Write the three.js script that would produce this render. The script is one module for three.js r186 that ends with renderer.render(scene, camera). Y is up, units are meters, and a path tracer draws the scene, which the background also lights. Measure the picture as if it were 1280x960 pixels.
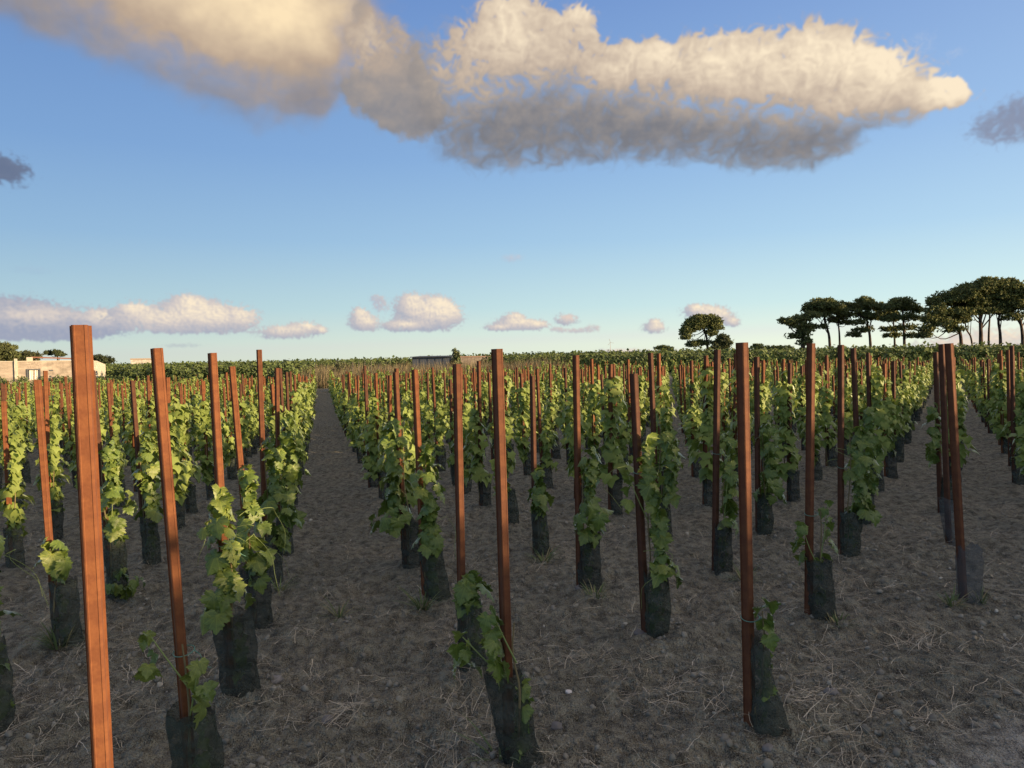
import * as THREE from 'three';
import { mergeGeometries, mergeVertices } from 'three/addons/utils/BufferGeometryUtils.js';

// ---------------------------------------------------------------- camera
const scene = new THREE.Scene();
const F = 924;                                             // focal length in photograph pixels (1280 x 960)
const camera = new THREE.PerspectiveCamera(2 * Math.atan(480 / F) * 180 / Math.PI, 4 / 3, 0.1, 9000);
camera.position.set(0, 1.5, 0);
camera.rotation.set(-Math.atan(30 / F), 0, -0.0145, 'YXZ');
camera.updateMatrixWorld(true);

const renderer = new THREE.WebGLRenderer({ antialias: true });
renderer.toneMapping = THREE.LinearToneMapping;
renderer.toneMappingExposure = 2.3;
renderer.shadowMap.enabled = true;

// ---------------------------------------------------------------- small tools
const D = Math.PI / 180;
function rngOf(seed) { let a = seed >>> 0; return () => { a = (a + 0x6D2B79F5) | 0; let t = Math.imul(a ^ (a >>> 15), 1 | a); t = (t + Math.imul(t ^ (t >>> 7), 61 | t)) ^ t; return ((t ^ (t >>> 14)) >>> 0) / 4294967296; }; }
const clamp = (x, a = 0, b = 1) => Math.min(b, Math.max(a, x));
const lerp = (a, b, t) => a + (b - a) * t;
const sstep = (a, b, x) => { const t = clamp((x - a) / (b - a)); return t * t * (3 - 2 * t); };
const perm = (() => { const r = rngOf(71), p = new Uint8Array(512), q = [...Array(256).keys()]; for (let i = 255; i > 0; i--) { const j = Math.floor(r() * (i + 1)); [q[i], q[j]] = [q[j], q[i]]; } for (let i = 0; i < 512; i++) p[i] = q[i & 255]; return p; })();
const GX = [1, -1, 1, -1, 1.41, -1.41, 0, 0], GY = [1, 1, -1, -1, 0, 0, 1.41, -1.41];
function noise2(x, y, period = 0) {                        // gradient noise, about -1..1; period makes it tile
  const fx = Math.floor(x), fy = Math.floor(y), u = x - fx, v = y - fy;
  const w = (n) => period ? ((n % period) + period) % period : n;
  const x0 = w(fx) & 255, x1 = w(fx + 1) & 255, y0 = w(fy) & 255, y1 = w(fy + 1) & 255;
  const g = (a, b, dx, dy) => { const h = perm[perm[a] + b] & 7; return GX[h] * dx + GY[h] * dy; };
  const s = u * u * u * (u * (u * 6 - 15) + 10), t = v * v * v * (v * (v * 6 - 15) + 10);
  return lerp(lerp(g(x0, y0, u, v), g(x1, y0, u - 1, v), s), lerp(g(x0, y1, u, v - 1), g(x1, y1, u - 1, v - 1), s), t);
}
function fbm(x, y, oct, gain = 0.5, period = 0) { let s = 0, a = 1; for (let i = 0; i < oct; i++) { s += a * noise2(x + i * 17, y + i * 31, period); x *= 2; y *= 2; if (period) period *= 2; a *= gain; } return s; }
const V = (x, y, z) => new THREE.Vector3(x, y, z);
const lin = (r, g, b) => new THREE.Color().setRGB(r, g, b);          // linear albedo
const toLin = (c) => { c /= 255; return c <= 0.04045 ? c / 12.92 : Math.pow((c + 0.055) / 1.055, 2.4); };

// a photograph pixel as a direction
function rayOf(u, v) { return V((u - 640) / F, -(v - 480) / F, -1).applyQuaternion(camera.quaternion).normalize(); }
const azElOf = (d) => [Math.atan2(d.x, -d.z) / D, Math.asin(d.y) / D];

// ---------------------------------------------------------------- sky: one computed sky of air and clouds
const SUN_AZ = 112, SUN_EL = 7;                             // degrees clockwise from the view direction, and above the horizon
const sunDir = V(Math.sin(SUN_AZ * D) * Math.cos(SUN_EL * D), Math.sin(SUN_EL * D), -Math.cos(SUN_AZ * D) * Math.cos(SUN_EL * D));
{
  const W = 4096, Hh = 2048, data = new Float32Array(W * Hh * 4);
  const knots = [[0, 214, 224, 212], [1.2, 210, 226, 217], [4, 182, 214, 225], [9, 150, 190, 226], [15, 126, 168, 219], [26, 98, 138, 201], [45, 84, 120, 182], [90, 74, 106, 168]].map((k) => [k[0], toLin(k[1]), toLin(k[2]), toLin(k[3])]);
  const air = (el, az) => {
    let i = 0; while (i < knots.length - 2 && el > knots[i + 1][0]) i++;
    const a = knots[i], b = knots[i + 1], t = clamp((el - a[0]) / (b[0] - a[0]));
    const cs = Math.cos((az - SUN_AZ) * D) * Math.cos(el * D) * Math.cos(SUN_EL * D) + Math.sin(el * D) * Math.sin(SUN_EL * D), off = Math.acos(clamp(cs, -1, 1)) / D, side = sstep(160, 70, off);
    const c = [0, 0, 0], halo = 2.6 * Math.exp(-off / 15) + 0.5 * Math.exp(-off / 34);
    for (let k = 0; k < 3; k++) c[k] = lerp(a[k + 1], b[k + 1], t) * (0.9 + 0.3 * side * [1.35, 1.1, 0.7][k]) + halo * [1, 0.78, 0.5][k];
    return c;
  };
  // clouds: soft ellipses given in degrees, each group with its own share of light
  const groups = [];
  const deg = (list) => list.map(([u, v, rx, ry, w]) => { const [a, el] = azElOf(rayOf(u, v)); return [a, el, rx / F / D, ry / F / D, w]; });
  const group = (list, o) => groups.push({ ...o, e: deg(list), glow: o.glow && deg(o.glow) });
  const B1 = [254, 235, 204], S1 = [124, 124, 130], M1 = [200, 181, 162];
  group([[215, -14, 210, 74], [330, 40, 86, 78], [120, -22, 175, 56], [300, 15, 115, 92], [368, 50, 42, 66], [384, 100, 24, 36], [180, -70, 200, 60], [330, -60, 90, 70]],
    { seed: 3, amp: 0.2, freq: 0.26, soft: [1.0, 1.5], lit: [255, 230, 188], sh: [132, 130, 138], mid: [190, 168, 146], edge: 0.1, base0: 0.12, relief: 0.1, glow: [[325, -5, 120, 62, 0.95], [230, -15, 130, 55, 0.5], [385, 40, 40, 40, 0.2], [345, 50, 60, 30, 0.2]] });
  group([[495, 78, 42, 38], [468, 62, 30, 36], [450, 26, 18, 26], [470, 112, 40, 28], [490, 122, 44, 34], [525, 140, 40, 36]], { seed: 14, amp: 0.6, freq: 0.42, soft: [0.95, 1.0], lit: B1, sh: [136, 136, 142], mid: [186, 168, 152], edge: 0.05, base0: 0.14, relief: 0.16, glow: [[470, 60, 60, 40, 0.35], [445, 40, 40, 30, 0.3]] });
  group([[600, 130, 92, 62], [640, 42, 50, 54], [570, 80, 62, 40], [724, 24, 22, 16], [690, 72, 46, 36], [740, 138, 120, 50], [860, 136, 140, 52], [630, 172, 76, 38], [970, 110, 96, 50], [1020, 66, 32, 28], [1042, 92, 50, 32], [1098, 104, 44, 25], [1142, 116, 34, 14], [1190, 114, 10, 12], [970, 184, 92, 28], [1010, 192, 40, 16], [1150, 134, 60, 9], [820, 88, 44, 30], [905, 84, 48, 34], [760, 94, 48, 34], [1050, 150, 70, 16], [800, 168, 130, 26]],
    { seed: 9, amp: 0.78, freq: 0.38, soft: [0.42, 1.7], lit: B1, sh: S1, mid: M1, edge: 0, base0: 0.05, relief: 0.2, mottle: 0.09, glow: [[632, 26, 48, 56, 0.78], [575, 62, 46, 40, 0.4], [690, 58, 50, 36, 0.5], [724, 20, 34, 22, 0.65], [760, 82, 44, 26, 0.55], [822, 72, 56, 28, 0.7], [905, 72, 62, 32, 0.75], [1005, 70, 72, 40, 0.85], [1095, 88, 58, 34, 0.88], [1185, 112, 36, 26, 1], [930, 112, 120, 22, 0.3], [560, 105, 50, 30, 0.2], [1060, 132, 70, 12, 0.3]] });
  group([[6, 213, 26, 17]], { seed: 21, amp: 0.7, freq: 0.9, soft: [0.5, 0.5], lit: [124, 136, 160], sh: [102, 116, 144], mid: [112, 124, 150], edge: 0, base0: 0.2, relief: 0.4 });
  group([[1266, 158, 44, 20], [1285, 142, 34, 20]], { seed: 22, amp: 0.7, freq: 0.7, soft: [0.9, 0.9], lit: [176, 178, 190], sh: [132, 144, 170], mid: [148, 156, 178], edge: 0, base0: 0.2, relief: 0.3 });
  group([[1150, 55, 18, 14], [1192, 68, 14, 6]], { seed: 27, amp: 1, freq: 1.3, soft: [2.4, 2.4], lit: [200, 206, 222], sh: [180, 192, 216], mid: [190, 200, 220], edge: -0.1, base0: 0.5, relief: 0.2 });
  const low = (list, base, seed, o = {}) => { const us = list.map((l) => l[0]), m = list.reduce((q, l) => (l[2] * l[3] > q[2] * q[3] ? l : q)); group(list, { seed, amp: 0.85, freq: 1.2, soft: [0.3, 0.42], lit: [254, 236, 208], sh: [166, 172, 190], mid: [212, 202, 198], edge: 0, base0: 0.1, relief: 0.4, mottle: 0.06, base: azElOf(rayOf(list[0][0], base))[1], glow: list.map((l) => [l[0] + l[2] * 0.2, l[1] - l[3] * 0.35, l[2] * 0.8, l[3] * 0.7, 0.68]), ...o }); };
  low([[36, 404, 52, 20], [105, 408, 42, 14], [126, 400, 14, 14], [-40, 400, 60, 22], [20, 396, 30, 16]], 427, 31, { base0: 0.02, glow: [[44, 394, 40, 10, 0.5], [126, 397, 16, 9, 0.7]], sh: [158, 165, 186] });
  low([[190, 403, 52, 16], [236, 394, 32, 18], [262, 400, 22, 16], [297, 401, 26, 17], [164, 390, 18, 11], [232, 382, 16, 12]], 418, 32);
  low([[350, 416, 30, 9], [380, 411, 18, 9], [401, 414, 7, 5]], 426, 33, { freq: 1.6 });
  low([[455, 406, 20, 12], [448, 396, 11, 11]], 416, 34, { freq: 1.6 });
  low([[476, 382, 12, 9], [470, 373, 8, 4]], 400, 35, { freq: 1.9, base0: 0.2, glow: undefined, amp: 1.1, sh: [172, 184, 204], soft: [0.8, 0.8], lit: [222, 214, 212] });
  low([[528, 396, 34, 20], [554, 397, 24, 17], [512, 384, 17, 16], [500, 409, 28, 7], [545, 384, 16, 12]], 417, 36, { freq: 1.4 });
  low([[642, 407, 30, 9], [640, 399, 14, 8], [668, 408, 18, 6], [620, 411, 16, 4]], 415, 37, { freq: 1.7 });
  low([[706, 400, 15, 8]], 411, 38, { freq: 1.8, lit: [236, 212, 198], amp: 0.8 });
  low([[716, 414, 16, 3], [694, 412, 10, 4], [740, 411, 12, 5]], 421, 39, { freq: 1.9, base0: 0.3, glow: undefined, sh: [182, 190, 204], soft: [0.7, 0.7], lit: [216, 214, 216], amp: 0.8 });
  low([[817, 411, 15, 7], [818, 404, 8, 6]], 418, 40, { freq: 1.9 });
  low([[878, 391, 24, 9], [896, 396, 18, 9], [914, 404, 10, 6], [868, 387, 10, 6]], 411, 41, { freq: 1.6 });
  low([[640, 323, 18, 6]], 331, 42, { freq: 1.6, soft: [2, 2], lit: [214, 196, 196], sh: [186, 184, 200], mid: [200, 190, 198], amp: 0.9 });
  low([[40, 339, 24, 6]], 347, 43, { freq: 1.6, soft: [2.4, 2.4], lit: [168, 190, 214], sh: [150, 178, 208], mid: [160, 184, 212], amp: 0.9 });
  low([[810, 441, 50, 5], [770, 440, 30, 4]], 448, 44, { freq: 1.6, lit: [240, 218, 204], soft: [1, 1] });
  low([[1240, 426, 50, 18], [1190, 432, 50, 9]], 447, 45, { freq: 1.3, lit: [248, 230, 206], soft: [0.8, 0.9] });
  low([[225, 432, 30, 3]], 437, 46, { freq: 1.8, soft: [1.6, 1.6], base0: 0, glow: undefined, lit: [184, 198, 208], amp: 0.9 });
  {                                                        // broken cloud goes on overhead and all round
    const r = rngOf(5);
    for (let k = 0; k < 40; k++) {
      const big = k % 2 === 0, az = big ? r() * 360 : 54 + r() * 252, el = big ? 43 + 40 * r() : 1.8 + r() * 6, s = big ? 9 + r() * 7 : 2 + r() * 2.5, st = big ? 1 / Math.cos(Math.min(el, 78) * D) : 1, e = [];
      for (let n = 0; n < 6; n++) e.push([az + (r() - 0.5) * s * 2.6 * st, el + (r() - 0.4) * s * 0.6, s * (0.5 + r() * 0.6) * st, s * (0.3 + r() * 0.3)]);
      groups.push({ e, seed: 60 + k, amp: 0.5, freq: big ? 0.3 : 1, soft: [0.4, 0.6], lit: B1, sh: [150, 144, 142], mid: M1, edge: 0.05, base0: 0.5, relief: 0.35, base: big ? undefined : el - s * 0.2 });
    }
  }
  const rows0 = Hh / 2;
  for (let row = 0; row < Hh; row++) {
    const el = ((row + 0.5) / Hh - 0.5) * 180;
    for (let col = 0; col < W; col++) {
      const az = ((col + 0.5) / W - 0.5) * 360 + 90, c = el > 0 ? air(el, az) : [0.14, 0.12, 0.1], p = (row * W + col) * 4;
      data[p] = c[0]; data[p + 1] = c[1]; data[p + 2] = c[2]; data[p + 3] = 1;
    }
  }
  for (const g of groups) {
    const coarse = g.seed >= 60 && g.base === undefined, PX = coarse ? W / 720 : W / 360;
    let a0 = 1e9, a1 = -1e9, e0 = 1e9, e1 = -1e9;
    for (const [a, e, rx, ry] of g.e) { a0 = Math.min(a0, a - rx * 1.9 - 1); a1 = Math.max(a1, a + rx * 1.9 + 1); e0 = Math.min(e0, e - ry * 1.9 - 1); e1 = Math.max(e1, e + ry * 1.9 + 1); }
    e0 = Math.max(e0, 0.02); e1 = Math.min(e1, 89.8); if (a1 - a0 > 350) { a0 = g.e[0][0] - 175; a1 = a0 + 350; }
    const w = Math.ceil((a1 - a0) * PX), h = Math.ceil((e1 - e0) * PX), T = new Float32Array(w * h), R = new Float32Array(w * h), se = g.seed * 13.7;
    for (let y = 0; y < h; y++) for (let x = 0; x < w; x++) {
      const a = a0 + x / PX, e = e0 + y / PX;
      const wx = fbm(a * g.freq * 1.3 + se, e * g.freq * 1.6 - se, 3), wy = fbm(a * g.freq * 1.3 - se, e * g.freq * 1.6 + se + 40, 3);
      const aw = a + wx * 0.22 / g.freq, ew = e + wy * 0.15 / g.freq;
      let s = 0;
      for (const [ca, ce, rx, ry] of g.e) { const dx = (aw - ca) / rx, dy = (ew - ce) / ry, d = dx * dx + dy * dy; if (d < 5) s += Math.exp(-d * 1.15) * 1.25; }
      if (s < 0.05) continue;
      if (s > 1) s = 1 + (s - 1) * 0.2;
      let hf = 1;
      if (g.glow && g.base === undefined) { let l = g.base0; for (const [ca, ce, rx, ry, wt] of g.glow) { const dx = (a - ca) / rx / 1.15, dy = (e - ce) / ry / 1.15; l += (1 - l) * wt * Math.exp(-(dx * dx + dy * dy)); } hf = lerp(0.22, 1, sstep(0.1, 0.5, l)); }
      let n = 0, n3 = 0, am = 1, f = g.freq * 2;
      for (let o = 0; o < 7; o++) { const q = noise2(aw * f + se + o * 9, ew * f * 1.15 + o * 5 - se); n += am * (o < 2 ? (0.34 - Math.abs(q)) * lerp(0.5, 1, hf) : (o < 4 ? 0.8 : 0.5) * q * hf); am *= 0.55; f *= 2.05; if (o === 2) n3 = n; }
      let t = (s - 0.44 + g.amp * n * 0.85 + g.edge) * lerp(1.9, 1, hf);
      if (g.base !== undefined) t -= 1.6 * sstep(0.14, -0.42, e - g.base - 0.16 * noise2(a * 2.1, se));
      T[y * w + x] = Math.max(0, t); R[y * w + x] = Math.max(0, t + g.amp * 0.85 * (n3 - n));
    }
    const L = [Math.cos(40 * D), Math.sin(40 * D)], meanR = g.e.reduce((m, q) => Math.max(m, q[3]), 0), sl = clamp(meanR / 5, 0.16, 1);
    const at = (x, y) => { x = Math.round(x); y = Math.round(y); return x < 0 || y < 0 || x >= w || y >= h ? 0 : R[y * w + x]; };
    for (let y = 0; y < h; y++) for (let x = 0; x < w; x++) {
      const t = T[y * w + x]; if (t <= 0) continue;
      const t3 = R[y * w + x], a = a0 + x / PX, e = e0 + y / PX;
      let l = g.base0;
      if (g.glow) for (const [ca, ce, rx, ry, wt] of g.glow) { const dx = (a - ca) / rx, dy = (e - ce) / ry; l += (1 - l) * wt * Math.exp(-(dx * dx + dy * dy)); }
      let rel = 0; for (const [st, wt] of [[0.4, 0.4], [0.9, 0.6], [1.8, 0.5]]) rel += wt * (t3 - at(x + L[0] * st * sl * PX, y + L[1] * st * sl * PX));
      l = clamp(l + g.relief * rel * (0.35 + l) + (g.mottle ?? 0.1) * fbm(a * g.freq * 1.2 + se, e * g.freq * 1.7 - se, 4, 0.6));
      const soft = lerp(g.soft[1], g.soft[0], sstep(0.2, 0.6, l)), al = sstep(0, soft, t) * el0(e), m = l < 0.5 ? [g.sh, g.mid, l * 2] : [g.mid, g.lit, l * 2 - 1], c = [0, 1, 2].map((k) => toLin(lerp(m[0][k], m[1][k], m[2])));
      const row = Math.round(e / 180 * Hh + rows0), col = ((Math.round(((a - 90) / 360 + 0.5) * W) % W) + W) % W;
      for (let yy = 0; yy < (coarse ? 2 : 1); yy++) for (let xx = 0; xx < (coarse ? 2 : 1); xx++) {
        if (row + yy < rows0 || row + yy >= Hh) continue;
        const p = ((row + yy) * W + (col + xx) % W) * 4; for (let k = 0; k < 3; k++) data[p + k] = lerp(data[p + k], c[k], al * 0.98);
      }
    }
  }
  function el0(e) { return sstep(0, 0.6, e); }
  for (let p = 0; p < data.length; p += 4) { data[p] /= 2.3; data[p + 1] /= 2.3; data[p + 2] /= 2.3; }   // the picture's exposure is 2.3
  const tex = new THREE.DataTexture(data, W, Hh, THREE.RGBAFormat, THREE.FloatType);
  tex.mapping = THREE.EquirectangularReflectionMapping; tex.magFilter = THREE.LinearFilter; tex.needsUpdate = true;
  scene.background = tex; scene.environment = tex;
}
const sun = new THREE.DirectionalLight(new THREE.Color().setRGB(1, 0.71, 0.42), 5);
sun.position.copy(sunDir).multiplyScalar(120); sun.target.position.set(0, 0, 0);
sun.castShadow = true; sun.shadow.radius = 1.2; sun.shadow.mapSize.set(4096, 4096);
Object.assign(sun.shadow.camera, { left: -80, right: 80, top: 60, bottom: -40, near: 1, far: 320 });
scene.add(sun, sun.target);

// ---------------------------------------------------------------- materials
function dataTex(n, fn, srgb = false, rep = 1) {
  const d = new Uint8Array(n * n * 4);
  for (let y = 0; y < n; y++) for (let x = 0; x < n; x++) { const c = fn(x / n, y / n, x, y), p = (y * n + x) * 4; d[p] = clamp(c[0]) * 255; d[p + 1] = clamp(c[1]) * 255; d[p + 2] = clamp(c[2]) * 255; d[p + 3] = 255; }
  const t = new THREE.DataTexture(d, n, n); t.wrapS = t.wrapT = THREE.RepeatWrapping; t.magFilter = THREE.LinearFilter; t.minFilter = THREE.LinearMipmapLinearFilter; t.generateMipmaps = true;
  if (srgb) t.colorSpace = THREE.SRGBColorSpace; t.repeat.set(rep, rep); t.needsUpdate = true; return t;
}
const std = (color, roughness, o = {}) => new THREE.MeshStandardMaterial({ color, roughness, metalness: 0, ...o });
const rustMap = dataTex(256, (u, v) => { const n = 0.5 + 0.35 * fbm(u * 8, v * 8, 5, 0.6, 8), k = 0.5 + 0.5 * noise2(u * 64, v * 64, 64), s = sstep(0.35, 0.7, n); return [lerp(0.84, 0.93, s) + 0.07 * k, lerp(0.8, 0.92, s) + 0.08 * k, lerp(0.78, 0.9, s) + 0.1 * k]; }, true);
const rustBump = dataTex(256, (u, v) => { const n = 0.5 + 0.3 * fbm(u * 32, v * 32, 3, 0.6, 32); return [n, n, n]; });
const rustShadeMats = [[0.185, 0.065, 0.019], [0.135, 0.049, 0.017], [0.092, 0.036, 0.015]].map((c) => std(lin(...c), 0.86, { map: rustMap, bumpMap: rustBump, bumpScale: 0.0006 }));  // darker tones vary the rust and carry the shade of right-hand stakes
const veinMap = dataTex(256, (u, v) => {
  const x = Math.abs(u - 0.5) * 1.4, y = (1 - v) * 1.2 - 0.26;       // leaf units: petiole at y 0, tip at 0.92
  let d = x * 1.3;
  for (const [ax, ay] of [[0.9, 0.44], [0.86, -0.32], [0.5, 0.86]]) { const l = Math.hypot(ax, ay), t = (x * ax + y * ay) / l; if (t > 0) d = Math.min(d, Math.abs(x * ay - y * ax) / l + t * 0.006); }
  const side = Math.abs(((y + x * 0.8) * 9) % 1 - 0.5) * 0.12;
  const ve = 1 - sstep(0.006, 0.024, d), se = (1 - sstep(0.0, 0.02, side)) * 0.35, m = 0.5 + 0.5 * fbm(u * 10, v * 10, 4), q = clamp(Math.max(ve, se));
  return [lerp(0.7 + 0.14 * m, 1, q), lerp(0.74 + 0.14 * m, 0.98, q), lerp(0.66 + 0.12 * m, 0.86, q)];
}, true);
const leafMat = (r, g, b, tr) => new THREE.MeshPhysicalMaterial({ color: lin(r, g, b), roughness: 0.52, transmission: tr, thickness: 0, ior: 1.45, map: veinMap, side: THREE.DoubleSide });
const leafMats = [leafMat(0.22, 0.315, 0.07, 0.42), leafMat(0.245, 0.34, 0.075, 0.42), leafMat(0.275, 0.37, 0.085, 0.42), leafMat(0.33, 0.4, 0.095, 0.42)];
const vineFoliage = new THREE.MeshPhysicalMaterial({ color: 0xffffff, vertexColors: true, roughness: 0.65, transmission: 0.42, thickness: 0, ior: 1.35, side: THREE.DoubleSide });
const foliageMat = new THREE.MeshPhysicalMaterial({ color: 0xffffff, vertexColors: true, roughness: 0.8, transmission: 0.25, thickness: 0, ior: 1.3, side: THREE.DoubleSide });
const caneMat = std(lin(0.16, 0.13, 0.06), 0.8), greenStem = std(lin(0.2, 0.26, 0.08), 0.7), tieMat = std(lin(0.1, 0.26, 0.2), 0.6);
const netMap = (lo, hi) => dataTex(128, (u, v) => { const n = lerp(lo, hi, clamp(0.5 + 0.8 * fbm(u * 4, v * 4, 4, 0.55, 4))); return [n, n, n]; });
const netA = netMap(0.45, 0.86), netG = netMap(0.36, 0.52), netBump = dataTex(128, (u, v) => { const n = 0.5 + 0.4 * fbm(u * 6, v * 3, 4, 0.55, 6); return [n, n, n]; });
const netMats = [[0.036, 0.05, 0.036], [0.046, 0.058, 0.044], [0.03, 0.04, 0.032]].map((c) => std(lin(...c), 0.7, { alphaMap: netA, transparent: true, side: THREE.DoubleSide, bumpMap: netBump, bumpScale: 0.012 }));
const greyNet = std(lin(0.1, 0.11, 0.11), 0.75, { alphaMap: netG, transparent: true, side: THREE.DoubleSide });
const strawMat = std(0xffffff, 0.85, { side: THREE.DoubleSide });
const barkMap = dataTex(128, (u, v) => { const n = 0.6 + 0.4 * fbm(u * 8, v * 4, 4, 0.6, 8); return [n, n, n]; }, true);
const barkMat = std(lin(0.15, 0.1, 0.07), 0.95, { map: barkMap });

// ---------------------------------------------------------------- naming
const taken = {};
function numbered(name) { const n = taken[name] = (taken[name] ?? -1) + 1; return n ? name + '_' + String(n).padStart(3, '0') : name; }
function tag(o, label, category, group, kind) { o.name = numbered(o.name); o.userData.label = label; o.userData.category = category; if (group) o.userData.group = group; if (kind) o.userData.kind = kind; scene.add(o); return o; }
function structure(o, label) { o.userData.kind = 'structure'; if (label) o.userData.label = label; scene.add(o); return o; }
function mesh(name, geo, mat, parent) { const m = new THREE.Mesh(geo, mat); m.name = name; m.castShadow = m.receiveShadow = true; if (parent) parent.add(m); return m; }
function grp(name) { const g = new THREE.Group(); g.name = name; return g; }
function stuffMesh(name, geo, mat, mats4, colors, parent, label, category) {
  const m = new THREE.InstancedMesh(geo, mat, mats4.length); m.name = name; m.castShadow = m.receiveShadow = true;
  mats4.forEach((q, i) => m.setMatrixAt(i, q)); if (colors) colors.forEach((c, i) => m.setColorAt(i, c));
  m.userData.kind = 'stuff'; if (label) m.userData.label = label; if (category) m.userData.category = category;
  (parent ?? scene).add(m); return m;
}
function paint(geo, c, vary = 0, r) { const n = geo.attributes.position.count, a = new Float32Array(n * 3), k = vary ? 1 + (r() - 0.5) * vary : 1; for (let i = 0; i < n; i++) { a[i * 3] = c[0] * k; a[i * 3 + 1] = c[1] * k; a[i * 3 + 2] = c[2] * k; } geo.setAttribute('color', new THREE.BufferAttribute(a, 3)); return geo; }

// ---------------------------------------------------------------- ground
const TH = 14.6 * D, SP = 1.09, cT = Math.cos(TH), sT = Math.sin(TH);
const gridPos = (i, j) => [-0.022 + (i * cT - j * sT) * SP, -(2.851 + (i * sT + j * cT) * SP)];
function macro(x, z) {                                      // the lie of the land: falls gently away from the track, rises again beyond the vines
  const f = -z;
  let y = (x < 0 ? 0.0189 * 32 * Math.tanh(x / 32) : 0.0189 * 11 * Math.tanh(x / 11)) - 0.0246 * clamp(f, -6, 52);
  if (f > 12) y += 0.00071 * Math.pow(Math.min(f, 52) - 12, 2);
  if (f > 52) y += 0.008 * (Math.min(f, 135) - 52);
  return y;
}
function soil(x, z) {                                       // hand-worked soil: mounds, furrows and clods
  const r = Math.hypot(x, z);
  let y = macro(x, z);
  const k = 1 - sstep(25, 60, r);
  if (k > 0) {
    const track = trackShare(x, z);
    y += k * (1 - 0.75 * track) * (0.036 * noise2(x * 1.5 + 7, z * 1.5) + 0.034 * noise2(x * 3.4, z * 3.4 + 3) + 0.024 * Math.abs(noise2(x * 7.5, z * 7.5)) + 0.013 * noise2(x * 13 + 5, z * 13) - 0.06 * Math.max(0, noise2(x * 5.1 + 30, z * 5.1) - 0.32));
    const i = ((x + 0.022) * cT + (-z - 2.851) * sT) / SP, j = (-(x + 0.022) * sT + (-z - 2.851) * cT) / SP, di = i - Math.round(i), dj = j - Math.round(j);
    if (Math.round(j) >= Math.floor(Math.round(i) / 2)) y += k * 0.045 * Math.exp(-(di * di * 22 + dj * dj * 14));
  }
  return y;
}
function trackShare(x, z) { const d = (x - 1.43) * 0.43 + (z + 2.87) * 0.9 + 0.14 * noise2(x * 1.7, z * 1.7 + 9); return sstep(-0.08, 0.3, d); }
function clods(x, z, r) { if (r > 14) return 0; const k = 1 - sstep(8, 14, r), t = 1 - 0.85 * trackShare(x, z); let s = 0; const a = noise2(x * 26, z * 26 + 11), b = noise2(x * 55 + 3, z * 55); s += 0.02 * Math.max(0, a) + 0.007 * b + 0.012 * Math.max(0, noise2(x * 16 + 9, z * 16)); return s * k * t; }
{
  const angles = []; for (let a = -180; a < -46; a += 4) angles.push(a); for (let a = -46; a <= 46; a += 0.155) angles.push(a); for (let a = 47; a < 180; a += 4) angles.push(a);
  const radii = [0.02, 0.3, 0.6, 0.9, 1.1]; let r = 1.25; while (r < 26) { radii.push(r); r *= 1.0058; } while (r < 150) { radii.push(r); r *= 1.03; } while (r < 6000) { radii.push(r); r *= 1.18; }
  const na = angles.length, nr = radii.length, pos = new Float32Array(na * nr * 3), uv = new Float32Array(na * nr * 2), col = new Float32Array(na * nr * 3), idx = [];
  for (let k = 0; k < nr; k++) for (let m = 0; m < na; m++) {
    const R = radii[k], a = angles[m] * D, x = R * Math.sin(a), z = -R * Math.cos(a), p = k * na + m;
    pos[p * 3] = x; pos[p * 3 + 1] = soil(x, z) + clods(x, z, R); pos[p * 3 + 2] = z; uv[p * 2] = x; uv[p * 2 + 1] = z;
    const t = R < 30 ? trackShare(x, z) * sstep(-0.5, 0.5, noise2(x * 1.1 + 2, z * 1.1) + 0.4) : 0, n = 0.5 + 0.5 * noise2(x * 0.7, z * 0.7), g = R < 60 ? 0.5 + 0.5 * noise2(x * 4, z * 4) : 0.5;
    const straw = sstep(0.45, 0.85, 0.5 + 0.5 * fbm(x * 1.3 + 4, z * 1.3, 3)) * 0.35;
    const c = [lerp(0.27, 0.33, n) * (0.88 + 0.2 * g), lerp(0.264, 0.322, n) * (0.88 + 0.2 * g), lerp(0.2, 0.245, n) * (0.88 + 0.2 * g)], s = [0.38, 0.345, 0.26], w = [0.5, 0.485, 0.43];
    for (let q = 0; q < 3; q++) col[p * 3 + q] = lerp(lerp(c[q], s[q], straw), w[q], t * 0.8);
  }
  for (let k = 0; k < nr - 1; k++) for (let m = 0; m < na; m++) { const n = (m + 1) % na, a = k * na + m, b = k * na + n, c = a + na, d = b + na; idx.push(a, b, c, b, d, c); }
  const geo = new THREE.BufferGeometry(); geo.setAttribute('position', new THREE.BufferAttribute(pos, 3)); geo.setAttribute('uv', new THREE.BufferAttribute(uv, 2)); geo.setAttribute('color', new THREE.BufferAttribute(col, 3)); geo.setIndex(idx); geo.computeVertexNormals();
  const cm = dataTex(1024, (u, v) => { const n = fbm(u * 16, v * 16, 6, 0.62, 16) * 0.5, f = noise2(u * 256, v * 256, 256), s = f > 0.42 ? 0.3 : 0; const k = 0.86 + 0.55 * n + 0.24 * f + s * 0.4 - (f < -0.4 ? 0.22 : 0); return [k, k * 0.985, k * 0.965]; }, true, 1 / 1.3);
  const bm = dataTex(1024, (u, v) => { const n = 0.5 + 0.24 * fbm(u * 24, v * 24, 6, 0.62, 24) + 0.12 * Math.max(0, noise2(u * 90, v * 90, 90)); return [n, n, n]; }, false, 1 / 1.07);
  const m = mesh('ground', geo, std(0xffffff, 0.96, { vertexColors: true, map: cm, bumpMap: bm, bumpScale: 0.085 })); structure(m, 'dark worked vineyard soil with dry straw');
}
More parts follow.
